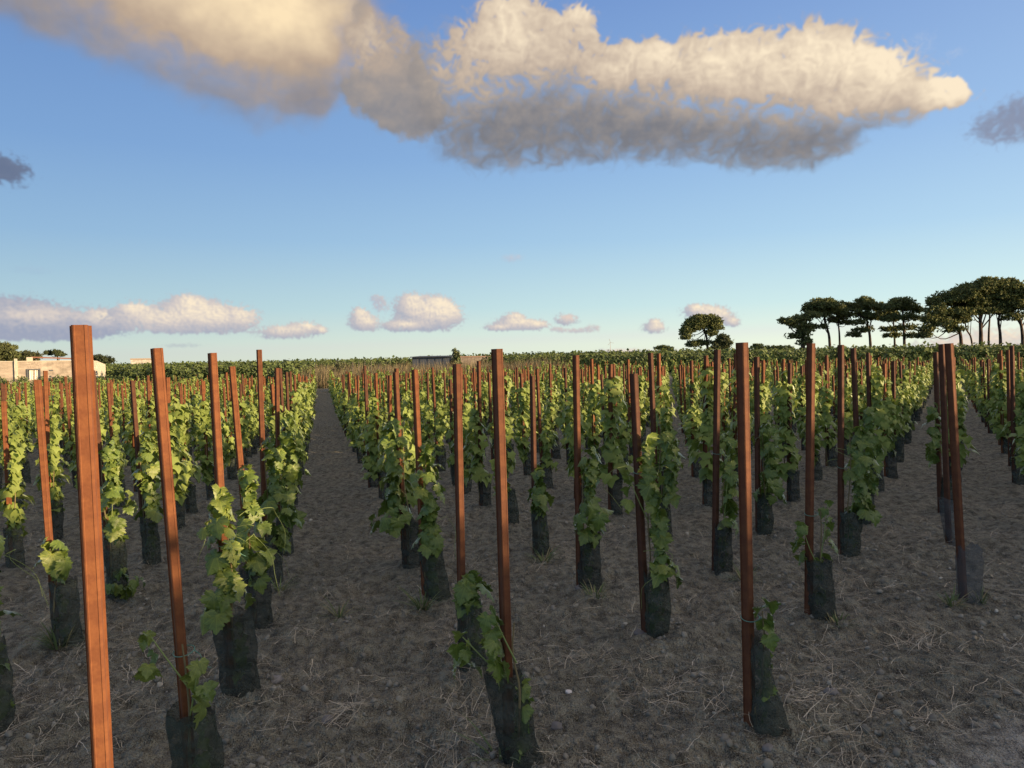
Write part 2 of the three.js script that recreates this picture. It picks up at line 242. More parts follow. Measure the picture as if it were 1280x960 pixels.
function hitGround(u, v) { const d = rayOf(u, v); let t = 1; for (let k = 0; k < 60; k++) { const x = d.x * t, z = d.z * t, y = 1.5 + d.y * t, g = soil(x, z), e = y - g; t += e / Math.max(0.02, -d.y + 0.02) * 0.7; if (Math.abs(e) < 1e-4) break; } return V(d.x * t, soil(d.x * t, d.z * t), d.z * t); }
function atDepth(u, v, f) { const d = rayOf(u, v), t = f / -d.z; return V(d.x * t, 1.5 + d.y * t, d.z * t); }   // point on a pixel's ray that lies f metres ahead
const pxM = (f) => f / F;                                  // metres per photograph pixel at that distance

// ---------------------------------------------------------------- vine stakes
const stakeGeo = (() => {                                   // rolled steel channel: folded lips, flanges, web with a shallow groove
  const t = 0.002, o = [[-0.0235, -0.04], [-0.0185, -0.04], [-0.0178, -0.004], [-0.0165, -0.001], [-0.012, 0], [-0.0105, -0.0012], [0.008, -0.0012], [0.0095, 0], [0.0125, -0.0008], [0.0165, -0.0045], [0.0185, -0.04], [0.0235, -0.04]].map(([a, b]) => [a * 0.86, b * 0.84]);
  const n = o.length, nor = o.map((p, i) => { const a = o[Math.max(0, i - 1)], b = o[Math.min(n - 1, i + 1)], dx = b[0] - a[0], dy = b[1] - a[1], l = Math.hypot(dx, dy); return [-dy / l, dx / l]; });
  const sh = new THREE.Shape(); o.forEach((p, i) => i ? sh.lineTo(p[0], p[1]) : sh.moveTo(p[0], p[1])); for (let i = n - 1; i >= 0; i--) sh.lineTo(o[i][0] - nor[i][0] * t, o[i][1] - nor[i][1] * t); sh.closePath();
  const g = new THREE.ExtrudeGeometry(sh, { depth: 1, bevelEnabled: false, steps: 1 }); g.rotateX(-Math.PI / 2); g.translate(0, 0, 0);
  const uv = g.attributes.uv, p = g.attributes.position; for (let i = 0; i < p.count; i++) uv.setXY(i, (p.getX(i) + p.getZ(i)) * 3, p.getY(i) * 4.8);
  return g;                                                 // unit height along +y, web towards -z of the shape = +z after turning below
})();
stakeGeo.rotateY(Math.PI);                                  // web faces +z
const WEB = 153 * D;                                        // the webs face this azimuth
function stakeMatrix(base, top, twist) {
  const y = top.clone().sub(base), h = y.length(); y.normalize();
  const face = V(Math.sin(WEB + twist), 0, -Math.cos(WEB + twist)), x = V().crossVectors(y, face).normalize(), z = V().crossVectors(x, y);
  return new THREE.Matrix4().makeBasis(x, y.clone().multiplyScalar(h), z).setPosition(base);
}

// ---------------------------------------------------------------- grape leaves
function leafGeometry(fold, droop, wave, seed) {            // five lobes with saw-toothed edges, folded along the midrib
  const r = rngOf(seed), half = [[0.1, 0.14], [0.2, 0.2], [0.27, 0.16], [0.4, 0.17], [0.4, 0.1], [0.53, 0.04], [0.44, -0.04], [0.58, -0.1], [0.55, -0.17], [0.69, -0.29], [0.54, -0.32], [0.53, -0.41], [0.34, -0.42], [0.43, -0.55], [0.31, -0.58], [0.29, -0.7], [0.18, -0.71], [0.13, -0.84]];
  const j = () => (r() - 0.5) * 0.05, out = [[0, 0.02], ...half.map(([x, y]) => [x + j(), y + j()]), [0, -0.95], ...half.map(([x, y]) => [-x + j(), y + j()]).reverse()], P = [], U = [], I = [], n = out.length;
  for (const [x, y] of [[0, -0.22], [0, -0.55], ...out]) { P.push(x, y, -fold * Math.abs(x) - droop * (y + 0.1) * (y + 0.1) + wave * Math.sin(x * 11 + y * 8 + seed) * (Math.abs(x) > 0.3 ? 1.6 : 0.6)); U.push(0.5 + x / 1.4, 1 - (-y + 0.26) / 1.2); }
  for (let i = 0; i < n; i++) { const a = 2 + i, b = 2 + (i + 1) % n, low = (out[i][1] + out[(i + 1) % n][1]) / 2 < -0.42; I.push(low ? 1 : 0, b, a); if (low !== ((out[(i + 1) % n][1] + out[(i + 2) % n][1]) / 2 < -0.42)) I.push(0, low ? b : 1, low ? 1 : b); }
  const g = new THREE.BufferGeometry(); g.setAttribute('position', new THREE.Float32BufferAttribute(P, 3)); g.setAttribute('uv', new THREE.Float32BufferAttribute(U, 2)); g.setIndex(I); g.computeVertexNormals(); return g;
}
const leafGeos = [leafGeometry(0.3, 0.35, 0.04, 1), leafGeometry(0.1, 0.55, 0.06, 2), leafGeometry(0.6, 0.25, 0.05, 3), leafGeometry(-0.25, 0.6, 0.06, 4)];
function simpleLeaf(fold, droop) {                          // the same outline with fewer points, for vines further off
  const o = [[0, 0], [0.36, 0.2], [0.46, -0.04], [0.66, -0.3], [0.34, -0.46], [0, -0.92], [-0.34, -0.46], [-0.66, -0.3], [-0.46, -0.04], [-0.36, 0.2]], P = [], I = [];
  for (const [x, y] of [[0, -0.3], ...o]) P.push(x, y, -fold * Math.abs(x) - droop * (y + 0.1) * (y + 0.1));
  for (let i = 0; i < o.length; i++) I.push(0, 1 + (i + 1) % o.length, 1 + i);
  const g = new THREE.BufferGeometry(); g.setAttribute('position', new THREE.Float32BufferAttribute(P, 3)); g.setIndex(I); g.computeVertexNormals(); return g;
}
const simpleLeaves = [simpleLeaf(0.3, 0.3), simpleLeaf(0.1, 0.5), simpleLeaf(-0.2, 0.4)];
function leafPose(r, p, outward, size) {
  const n = outward.clone().multiplyScalar(0.55 + r() * 0.5).add(V((r() - 0.5) * 0.9, 0.25 + r() * 0.7, (r() - 0.5) * 0.9)).normalize();
  const tip = V(outward.x * 0.4 + (r() - 0.5) * 0.9, -1, outward.z * 0.4 + (r() - 0.5) * 0.9), y = tip.sub(n.clone().multiplyScalar(tip.dot(n))).normalize().negate(), x = V().crossVectors(y, n).normalize();
  return new THREE.Matrix4().makeBasis(x.multiplyScalar(size), y.multiplyScalar(size), n.multiplyScalar(size)).setPosition(p);
}
// a vine's leaves: from height y0 to y1, spread w round a cane that leans (lx, lz) per metre, n leaves
function layoutVine(r, { y0, y1, w = 0.13, n = 60, ox = 0, oz = 0, lx = 0, lz = 0, size = 0.11 }) {
  const out = [], ph = r() * 6;
  for (let k = 0; k < n; k++) {
    const t = Math.pow((k + r()) / n, 0.95), y = lerp(y0, y1, t), a = r() * Math.PI * 2, env = w * (0.55 + 0.45 * Math.sin(t * 9 + ph)) * (1 - 0.55 * t * t), d = env * Math.sqrt(0.15 + 0.85 * r());
    const o = V(Math.cos(a), 0, Math.sin(a)), p = V(ox + lx * y + o.x * d, y, oz + lz * y + o.z * d), s = size * (0.62 + 0.6 * r()) * (1 - 0.35 * t), q = r();
    const tone = Math.floor(q * 4);                        // leaf hue by chance alone, wherever the leaf hangs
    out.push({ m: leafPose(r, p, o, s), tone, p, s });
  }
  return out;
}
const leafTint = [0.232, 0.305, 0.064];
function tube(points, r0, r1, seg = 12, rad = 5) {
  const c = new THREE.CatmullRomCurve3(points), g = new THREE.TubeGeometry(c, seg, 1, rad, false), p = g.attributes.position, ctr = [];
  for (let i = 0; i <= seg; i++) ctr.push(c.getPointAt(i / seg));
  for (let i = 0; i <= seg; i++) for (let k = 0; k <= rad; k++) { const n = i * (rad + 1) + k, q = V(p.getX(n), p.getY(n), p.getZ(n)).sub(ctr[i]).multiplyScalar(lerp(r0, r1, i / seg)).add(ctr[i]); p.setXYZ(n, q.x, q.y, q.z); }
  return g;
}
function caneGeo(r, y1, o) { const pts = []; for (let k = 0; k <= 5; k++) { const y = y1 * k / 5 - 0.03; pts.push(V((o.ox ?? 0) * Math.min(1, k / 2) + (o.lx ?? 0) * y + (r() - 0.5) * 0.03, y, (o.oz ?? 0) * Math.min(1, k / 2) + (o.lz ?? 0) * y + (r() - 0.5) * 0.03)); } return tube(pts, 0.007, 0.003, 14, 5); }
function mergedLeaves(list, r) {
  return mergeGeometries(list.map((l) => { const g = simpleLeaves[Math.floor(r() * 3)].clone().applyMatrix4(l.m); return paint(g, leafTint, 0.24, r); }));
}
const tieGeo = (() => { const g = new THREE.TorusGeometry(0.036, 0.0018, 5, 18); g.rotateX(Math.PI / 2); const e = tube([V(0.03, 0, 0.02), V(0.045, -0.02, 0.03), V(0.05, -0.06, 0.035), V(0.07, -0.08, 0.04)], 0.0016, 0.0012, 8, 5); return mergeGeometries([g, e]); })();

// ---------------------------------------------------------------- mesh guards
function guardGeo(r, o) {                                   // o: left and right edges in metres from the stake at the top and the bottom, height
  const { tl: tl0 = -0.035, tr: tr0 = 0.115, bl: bl0 = -0.03, br: br0 = 0.135, h = 0.38 } = o, skew = (r() - 0.5) * 0.06, tl = tl0 * 0.85, tr = tr0 * 0.84, bl = bl0 * 0.85, br = br0 * 0.88, nv = 12, na = 26, P = [], U = [], I = [], ph = r() * 9;
  for (let k = 0; k <= nv; k++) {
    const t = k / nv, l = lerp(bl, tl, Math.pow(t, 0.8)), q = lerp(br, tr, Math.pow(t, 0.7)), cx = (l + q) / 2, rx = (q - l) / 2, rz = Math.max(0.045, 0.068 - 0.2 * Math.max(0, rx - 0.06));
    for (let m = 0; m <= na; m++) {
      const a = m / na * Math.PI * 2, sq = 1 + 0.05 * Math.sin(a * 3 + ph + t * 3) + 0.24 * noise2(Math.cos(a) * 1.6 + ph, t * 5 + Math.sin(a) * 2) + 0.03 * noise2(Math.cos(a) * 6 + ph, t * 14);
      P.push(cx + Math.cos(a) * rx * sq, t * h - 0.015 + (k === nv ? 0.035 * noise2(Math.cos(a) * 1.8 + ph, Math.sin(a) * 1.8) + 0.01 * noise2(m * 0.9, ph) : 0), Math.sin(a) * rz * sq + skew * t); U.push(m / na * 2, t * h * 5);
    }
  }
  for (let k = 0; k < nv; k++) for (let m = 0; m < na; m++) { const a = k * (na + 1) + m, b = a + 1, c = a + na + 1, d = c + 1; I.push(a, c, b, b, c, d); }
  const g = new THREE.BufferGeometry(); g.setAttribute('position', new THREE.Float32BufferAttribute(P, 3)); g.setAttribute('uv', new THREE.Float32BufferAttribute(U, 2)); g.setIndex(I); g.computeVertexNormals(); return g;
}

// ---------------------------------------------------------------- the young vineyard
// stakes measured in the photograph: [i, j, base px, top px, rust tone darkened for shaded stakes, guard, vine]
const near = {
  '-1,-1': { b: [147, 1398], t: [98, 406], m: 0, g: {}, v: null, S: 'wide bare stake', L: 'wide bare rusty stake standing alone ahead of the leaning one', tw: 0.0 },
  '-1,0': { b: [243, 1016], t: [197, 435], m: 0, g: { tl: -0.1, tr: 0.1, bl: -0.05, br: 0.12, h: 0.36 }, v: [{ y0: 0.5, y1: 0.66, w: 0.04, n: 6, ox: -0.1, size: 0.07 }, { y0: 0.4, y1: 0.56, w: 0.05, n: 6, ox: 0.07, size: 0.1 }, { y0: 0.06, y1: 0.34, w: 0.03, n: 12, ox: 0.05, oz: 0, size: 0.075 }], S: 'leaning stake with a green tie', L: 'leaning orange rusty stake with a green tie and two small sprigs' },
  '-1,1': { b: [291, 862], t: [267, 441], m: 0, g: { tl: -0.1, tr: 0.1, bl: -0.06, br: 0.16, h: 0.4 }, v: [{ y0: 0.4, y1: 0.98, w: 0.14, n: 52, ox: 0.01 }, { y0: 0.06, y1: 0.34, w: 0.03, n: 10, ox: 0.05, oz: 0, size: 0.075 }], S: 'slim orange stake amid bright leaves', L: 'slim orange stake rising through a bright sunlit leafy vine' },
  '-1,2': { b: [318, 780], t: [290, 458], m: 0, g: { tl: -0.09, tr: 0.1, h: 0.38 }, v: [{ y0: 0.3, y1: 1.0, w: 0.15, n: 60, ox: 0.06 }] },
  '-1,3': { b: [334, 727], t: [324, 437], m: 1, g: {}, v: [{ y0: 0.3, y1: 1.1, w: 0.19, n: 80, ox: 0.1 }], S: 'tallest slim brown stake by the alley', L: 'tallest slim brown stake among the leafy row beside the open alley' },
  '-1,4': { b: [350, 690], t: [347, 460], m: 1, g: {}, v: [{ y0: 0.3, y1: 1.25, w: 0.19, n: 85, ox: 0.1 }] },
  '-2,1': { b: [-14, 905], t: [-40, 452], m: 0, g: { tl: -0.05, tr: 0.1, bl: -0.03, br: 0.11, h: 0.4 }, v: [{ y0: 0.42, y1: 1.0, w: 0.14, n: 44, ox: 0.03 }] },
  '-2,2': { b: [69, 800], t: [45, 475], m: 0, g: { tl: -0.04, tr: 0.13, bl: 0, br: 0.18, h: 0.36 }, v: [{ y0: 0.38, y1: 0.62, w: 0.1, n: 14, ox: 0.05 }], S: 'brown stake with a single leafy sprig', L: 'brown rusty stake above a dark guard with a single leafy sprig' },
  '-2,3': { b: [140, 742], t: [115, 463], m: 2, g: { h: 0.42 }, v: [{ y0: 0.42, y1: 1.1, w: 0.15, n: 56, ox: 0.1 }, { y0: 0.02, y1: 0.2, w: 0.17, n: 22, ox: 0.1, size: 0.09 }] },
  '-2,4': { b: [183, 702], t: [166, 476], m: 2, g: { h: 0.42 }, v: [{ y0: 0.4, y1: 1.1, w: 0.17, n: 66, ox: 0.09 }] },
  '0,0': { b: [640, 953], t: [624, 436], m: 1, g: { tl: -0.13, tr: 0.05, bl: -0.02, br: 0.14, h: 0.37 }, v: [{ y0: 0.46, y1: 0.62, w: 0.04, n: 8, ox: -0.06, oz: 0.03, size: 0.095 }, { y0: 0.36, y1: 0.52, w: 0.05, n: 7, ox: -0.17, oz: 0.02, size: 0.07 }, { y0: 0.36, y1: 0.46, w: 0.04, n: 4, ox: -0.05, oz: 0.04, size: 0.09 }, { y0: 0.06, y1: 0.34, w: 0.03, n: 16, ox: 0.05, oz: 0, size: 0.075 }], S: 'dark stake with the drooping pale sprig', L: 'dark rusty stake with a torn leaning guard and drooping pale sprig' },
  '0,1': { b: [581, 836], t: [573, 455], m: 1, g: { tl: -0.04, tr: 0.11, bl: -0.03, br: 0.12, h: 0.37 }, v: [{ y0: 0.36, y1: 0.5, w: 0.14, n: 20, ox: 0.03, oz: 0.02, size: 0.115 }], S: 'slender stake over a flat leaf tuft', L: 'slender dark stake over a flat tuft of leaves on its guard' },
  '0,2': { b: [533, 747], t: [520, 462], m: 0, g: { tl: -0.05, tr: 0.13, bl: 0.0, br: 0.19, h: 0.38 }, v: [{ y0: 0.38, y1: 1.05, w: 0.14, n: 56, ox: 0.05 }], S: 'orange corner stake along the alley', L: 'orange lit stake at the corner of the row along the alley' },
  '0,3': { b: [508, 707], t: [496, 465], m: 1, g: {}, v: [{ y0: 0.3, y1: 1.15, w: 0.2, n: 80, ox: -0.05 }] },
  '1,0': { b: [942, 907], t: [932, 428], m: 1, g: { tl: -0.015, tr: 0.06, bl: -0.015, br: 0.17, h: 0.38 }, v: [{ y0: 0.36, y1: 0.55, w: 0.035, n: 6, ox: 0.05, size: 0.08 }, { y0: 0.06, y1: 0.34, w: 0.03, n: 10, ox: 0.05, oz: 0, size: 0.075 }], S: 'bright edged stake with the skirt shaped guard', L: 'dark stake with one bright edge and a guard flared like a skirt' },
  '1,1': { b: [810, 792], t: [795, 467], m: 2, g: { tl: -0.02, tr: 0.13, bl: -0.02, br: 0.14, h: 0.38 }, v: [{ y0: 0.36, y1: 0.72, w: 0.09, n: 26, ox: 0.09 }, { y0: 0.7, y1: 1.15, w: 0.06, n: 20, ox: 0.05 }, { y0: 0.7, y1: 0.95, w: 0.04, n: 5, ox: -0.08, size: 0.07 }], S: 'short tilted stake with a trailing vine', L: 'short tilted dark stake with a vine trailing down one side' },
  '1,2': { b: [727, 734], t: [722, 444], m: 1, g: { tl: -0.02, tr: 0.15, bl: -0.02, br: 0.16, h: 0.4 }, v: [{ y0: 0.36, y1: 0.98, w: 0.13, n: 48, ox: 0.07 }], S: 'thin stake above a narrow leaf column', L: 'tall thin stake above a narrow column of lit leaves' },
  '1,3': { b: [671, 691], t: [667, 470], m: 2, g: { tl: -0.05, tr: 0.09, h: 0.38 }, v: [{ y0: 0.36, y1: 0.72, w: 0.12, n: 34, ox: 0.03 }] },
  '2,1': { b: [1014, 769], t: [1017, 429], m: 1, g: { tl: -0.02, tr: 0.14, bl: -0.02, br: 0.17, h: 0.36 }, v: [{ y0: 0.34, y1: 0.58, w: 0.04, n: 8, ox: -0.08, size: 0.08 }, { y0: 0.36, y1: 0.7, w: 0.035, n: 10, ox: 0.07, size: 0.075 }], S: 'upright tied stake with thin hanging sprigs', L: 'upright stake with sunlit edge, green tie and thin hanging sprigs' },
  '2,2': { b: [896, 716], t: [899, 437], m: 2, g: { tl: -0.02, tr: 0.11, h: 0.38 }, v: [{ y0: 0.38, y1: 1.0, w: 0.08, n: 30, ox: 0.07 }] },
  '2,3': { b: [824, 668], t: [815, 441], m: 2, g: {}, v: [{ y0: 0.34, y1: 1.15, w: 0.14, n: 60, ox: 0.1 }] },
  '3,1': { b: [1208, 751], t: [1190, 429], m: 1, g: { tl: -0.06, tr: 0.1, bl: -0.05, br: 0.1, h: 0.35, net: 'grey' }, v: null, S: 'stake without any leaves at the path', L: 'dark stake rising from an empty pale see-through guard' },
  '3,2': { b: [1054, 695], t: [1054, 431], m: 2, g: { tl: -0.02, tr: 0.17, h: 0.36 }, v: [{ y0: 0.32, y1: 1.0, w: 0.17, n: 62, ox: 0.11 }], S: 'dark stake half hidden by a bushy vine', L: 'dark upright stake half hidden by a bushy vine on its guard' },
  '4,2': { b: [1189, 680], t: [1180, 430], m: 2, g: { tl: -0.1, tr: 0.05, h: 0.4, net: 'grey' }, v: null, S: 'dark stake close behind the leafless one', L: 'dark stake close behind the one with the empty pale guard' },
  '3,3': { b: [950, 667], t: [948, 446], m: 2, g: {}, v: [{ y0: 0.32, y1: 1.0, w: 0.15, n: 56, ox: 0.08 }] },
  '4,3': { b: [1077, 653], t: [1069, 435], m: 2, g: {}, v: [{ y0: 0.32, y1: 1.1, w: 0.18, n: 66, ox: 0.08 }] },
  '5,3': { b: [1178, 641], t: [1172, 440], m: 2, g: {}, v: [{ y0: 0.5, y1: 1.1, w: 0.1, n: 30, ox: -0.08 }] },
  '7,4': { b: [1270, 603], t: [1267, 432], m: 2, g: {}, v: [{ y0: 0.3, y1: 0.9, w: 0.12, n: 40, ox: 0.05 }] },
};
// every planting place of the plot
const places = [];
{
  const r = rngOf(404);
  for (let j = -1; j <= 47; j++) for (let i = -46; i <= 66; i++) {
    if (j < Math.floor(i / 2)) continue;
    let [x, z] = gridPos(i, j); const key = i + ',' + j, q = [r(), r(), r(), r(), r(), r(), r(), r()];
    const f = -z, az = Math.atan2(x, f) / D, rr = Math.hypot(x, z);
    if (f < 0.9 || az < -41 || rr > 66) continue;
    if (az > 37 && x > 10 + f * 0.86) continue;
    if (f > 51) continue;
    if (!near[key]) { x += (q[0] - 0.5) * 0.1; z += (q[1] - 0.5) * 0.1; }
    const P = V(x, soil(x, z), z), seen = Math.abs(Math.atan2(x, f)) < 36.5 * D;
    places.push({ i, j, key, P, f, rr, seen, q, n: near[key] });
  }
}
const inView = places.filter((p) => p.seen).sort((a, b) => a.f - b.f);
const single = new Set(inView.slice(0, 296));
// variants for the vines whose leaves are too small to pick apart
const vineVariants = [];
{
  for (let k = 0; k < 9; k++) {
    const r = rngOf(900 + k), y1 = [1.15, 1.3, 1.22, 1.05, 1.4, 1.2, 0.95, 1.28, 1.36][k], o = { y0: 0.3, y1, w: [0.2, 0.22, 0.18, 0.19, 0.21, 0.22, 0.16, 0.21, 0.2][k], n: Math.round(96 * y1), ox: 0.05, size: 0.115 };
    vineVariants.push({ leaves: mergedLeaves([...layoutVine(r, o), ...(k % 3 === 0 ? layoutVine(r, { y0: y1 - 0.1, y1: y1 + 0.25, w: 0.05, n: 8, ox: 0.08, size: 0.09 }) : [])], r), cane: caneGeo(r, y1, o) });
  }
}
const guardVariants = [...Array(7)].map((_, k) => { const r = rngOf(700 + k); return guardGeo(r, { tl: -0.05 + r() * 0.03, tr: 0.1 + r() * 0.05, bl: -0.04 + r() * 0.04, br: 0.11 + r() * 0.07, h: 0.35 + r() * 0.07 }); });
const restStake = [[], [], []], restGuard = guardVariants.map(() => []), restVine = vineVariants.map(() => []);
const stakeGroup = 'rusty stakes of the young vineyard', guardGroup = 'mesh guards of the young vineyard', vineGroup = 'young grapevines on stakes';
let stakeCount = 0;
for (const p of inView.concat(places.filter((q) => !q.seen))) {
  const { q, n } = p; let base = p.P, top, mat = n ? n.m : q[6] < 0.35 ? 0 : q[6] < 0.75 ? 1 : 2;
  if (n) {
    const g0 = n.b[1] < 958 ? hitGround(...n.b) : p.P.clone(); base = g0;
    if (n.b[1] >= 958) { const c = atDepth(n.b[0], n.b[1], p.f); base = V(c.x, soil(c.x, -p.f), -p.f); }
    top = atDepth(n.t[0], n.t[1], -base.z + (q[4] - 0.5) * 0.04);
  } else top = base.clone().add(V(-0.02 + (q[2] - 0.5) * 0.09, 1.6 + (q[3] - 0.5) * 0.24 - (q[5] < 0.2 ? 0.18 : 0) - 0.26 * sstep(20, 36, p.f), (q[4] - 0.5) * 0.08));
  const sunk = base.clone().sub(top.clone().sub(base).normalize().multiplyScalar(0.06));
  const M = stakeMatrix(sunk, top, (q[7] - 0.5) * 0.24 + (n?.tw ?? 0));
  const lean = top.clone().sub(base).divideScalar(top.y - base.y), turn = new THREE.Matrix4().makeRotationY(n ? 0 : (q[5] - 0.5) * 1.2);
  const gMat = new THREE.Matrix4().makeTranslation(base.x, base.y, base.z).multiply(turn);
  const lying = new THREE.Matrix4().set(1, lean.x, 0, 0, 0, 1, 0, 0, 0, lean.z, 1, 0, 0, 0, 0, 1);
  const vi = Math.floor(q[0] * 977) % vineVariants.length, gi = Math.floor(q[1] * 977) % guardVariants.length, sc = 0.9 + q[2] * 0.2;
  if (single.has(p)) {
    const s = mesh('vine_stake', stakeGeo, rustShadeMats[mat]); s.matrixAutoUpdate = true; M.decompose(s.position, s.quaternion, s.scale);
    tag(s, n?.L ?? 'rusty steel stake standing among leafy vines deeper in the planted rows', 'stake', stakeGroup);
    if (p.key !== '-1,-1') {
      const gg = n ? guardGeo(rngOf(p.i * 31 + p.j * 7 + 500), n.g) : guardVariants[gi], g = mesh('mesh_guard', gg, n?.g.net === 'grey' ? greyNet : netMats[Math.floor(q[3] * 3)]);
      g.position.copy(base); if (!n) g.rotation.y = (q[5] - 0.5) * 1.2;
      tag(g, n?.S ? (n.g.net ? 'empty pale see-through mesh tube on the ' : 'dark mesh tube on the foot of the ') + n.S : 'dark mesh tube at the foot of a leafy vine deeper in rows', 'plant guard', guardGroup);
    }
    if (!n || n.v) {
      const v = grp('grapevine'); v.position.copy(base);
      if (n) {
        const r = rngOf(p.i * 131 + p.j * 17 + 4000), all = n.v.flatMap((o) => layoutVine(r, { ...o, oz: o.oz ?? 0.04, lx: lean.x, lz: lean.z }));
        if (Math.min(...n.v.map((o) => o.y0)) > 0.3) all.push(...layoutVine(r, { y0: 0.06, y1: 0.36, w: 0.03, n: 9, ox: 0.05, oz: 0, size: 0.075 }));
        const big = n.v[0], y1 = Math.max(...n.v.map((o) => o.y1));
        mesh('cane', caneGeo(r, Math.max(0.3, y1 - 0.04), { ox: 0.03, oz: 0.035, lx: lean.x, lz: lean.z }), caneMat, v);
        for (const o of n.v) if (Math.abs(o.ox ?? 0) > 0.055 && o.y0 > 0.3) mesh('shoot', tube([V(0.03 + lean.x * o.y0, o.y0 - 0.06, 0.035), V(lerp(0.03, o.ox, 0.6) + lean.x * o.y0, lerp(o.y0, o.y1, 0.35), 0.04), V(o.ox + lean.x * o.y1, lerp(o.y0, o.y1, 0.9), 0.04)], 0.0035, 0.002, 8, 5), greenStem, v);
        for (const l of all) { const m = mesh('leaf', leafGeos[Math.floor(r() * 4)], leafMats[l.tone], v); l.m.decompose(m.position, m.quaternion, m.scale); }
        if (['-1,1', '-1,2', '-2,1', '0,2', '1,1', '3,2'].includes(p.key)) for (let k = 0; k < 3; k++) { const y = lerp(0.5, y1 - 0.1, r()), a = r() * 6.28, w0 = 0.12, pts = []; for (let m = 0; m <= 7; m++) { const e = w0 + m * 0.022, b = a + 0.5 * Math.sin(m * 0.9 + k); pts.push(V(lean.x * y + Math.cos(b) * e, y + 0.02 * m - 0.008 * m * m + (m > 4 ? 0.012 * Math.sin(m * 2.5) : 0), 0.04 + Math.sin(b) * e)); } mesh('tendril', tube(pts, 0.0016, 0.0009, 16, 4), greenStem, v); }
        if (['-1,0', '1,0', '2,1', '1,1', '3,2', '2,2', '0,2', '-1,1', '4,3'].includes(p.key)) { const y = { '1,0': 0.44, '2,1': 0.6, '-1,0': 0.55, '1,1': 0.92, '3,2': 0.68, '2,2': 0.88, '0,2': 0.72 }[p.key] ?? 0.7, t = mesh('tie', tieGeo, tieMat, v); t.position.set(lean.x * y, y, lean.z * y - 0.015); t.rotation.set(0.15, 0.6, 0.1); }
      } else {
        const a = vineVariants[vi], m1 = mesh('cane', a.cane, caneMat, v), m2 = mesh('leaves', a.leaves, vineFoliage, v); m2.userData.kind = 'stuff';
        v.rotation.y = q[4] * 6.28; v.scale.setScalar(sc);
      }
      tag(v, n?.S ? 'grapevine tied to the ' + n.S : 'leafy young grapevine on a stake deeper in the planted rows', 'grapevine', vineGroup);
    }
    stakeCount++;
  } else {
    restStake[mat].push(M); restGuard[gi].push(gMat);
    restVine[vi].push(new THREE.Matrix4().makeTranslation(base.x, base.y, base.z).multiply(lying).multiply(new THREE.Matrix4().makeRotationY(q[4] * 6.28)).multiply(new THREE.Matrix4().makeScale(sc, sc, sc)));
  }
}
{
  const a = grp('distant_stakes'); restStake.forEach((l, k) => l.length && stuffMesh('stakes', stakeGeo, rustShadeMats[k], l, null, a)); tag(a, 'mass of rusty stake tops in the far rows of vines', 'stakes', null, 'stuff');
  const b = grp('distant_guards'); restGuard.forEach((l, k) => l.length && stuffMesh('guards', guardVariants[k], netMats[k % 3], l, null, b)); tag(b, 'mass of dark mesh guards in the far rows of vines', 'plant guards', null, 'stuff');
  const c = grp('distant_vines'); restVine.forEach((l, k) => l.length && stuffMesh('vine_leaves', vineVariants[k].leaves, vineFoliage, l, null, c)); tag(c, 'mass of green vine leaves in the far rows', 'vines', null, 'stuff');
}

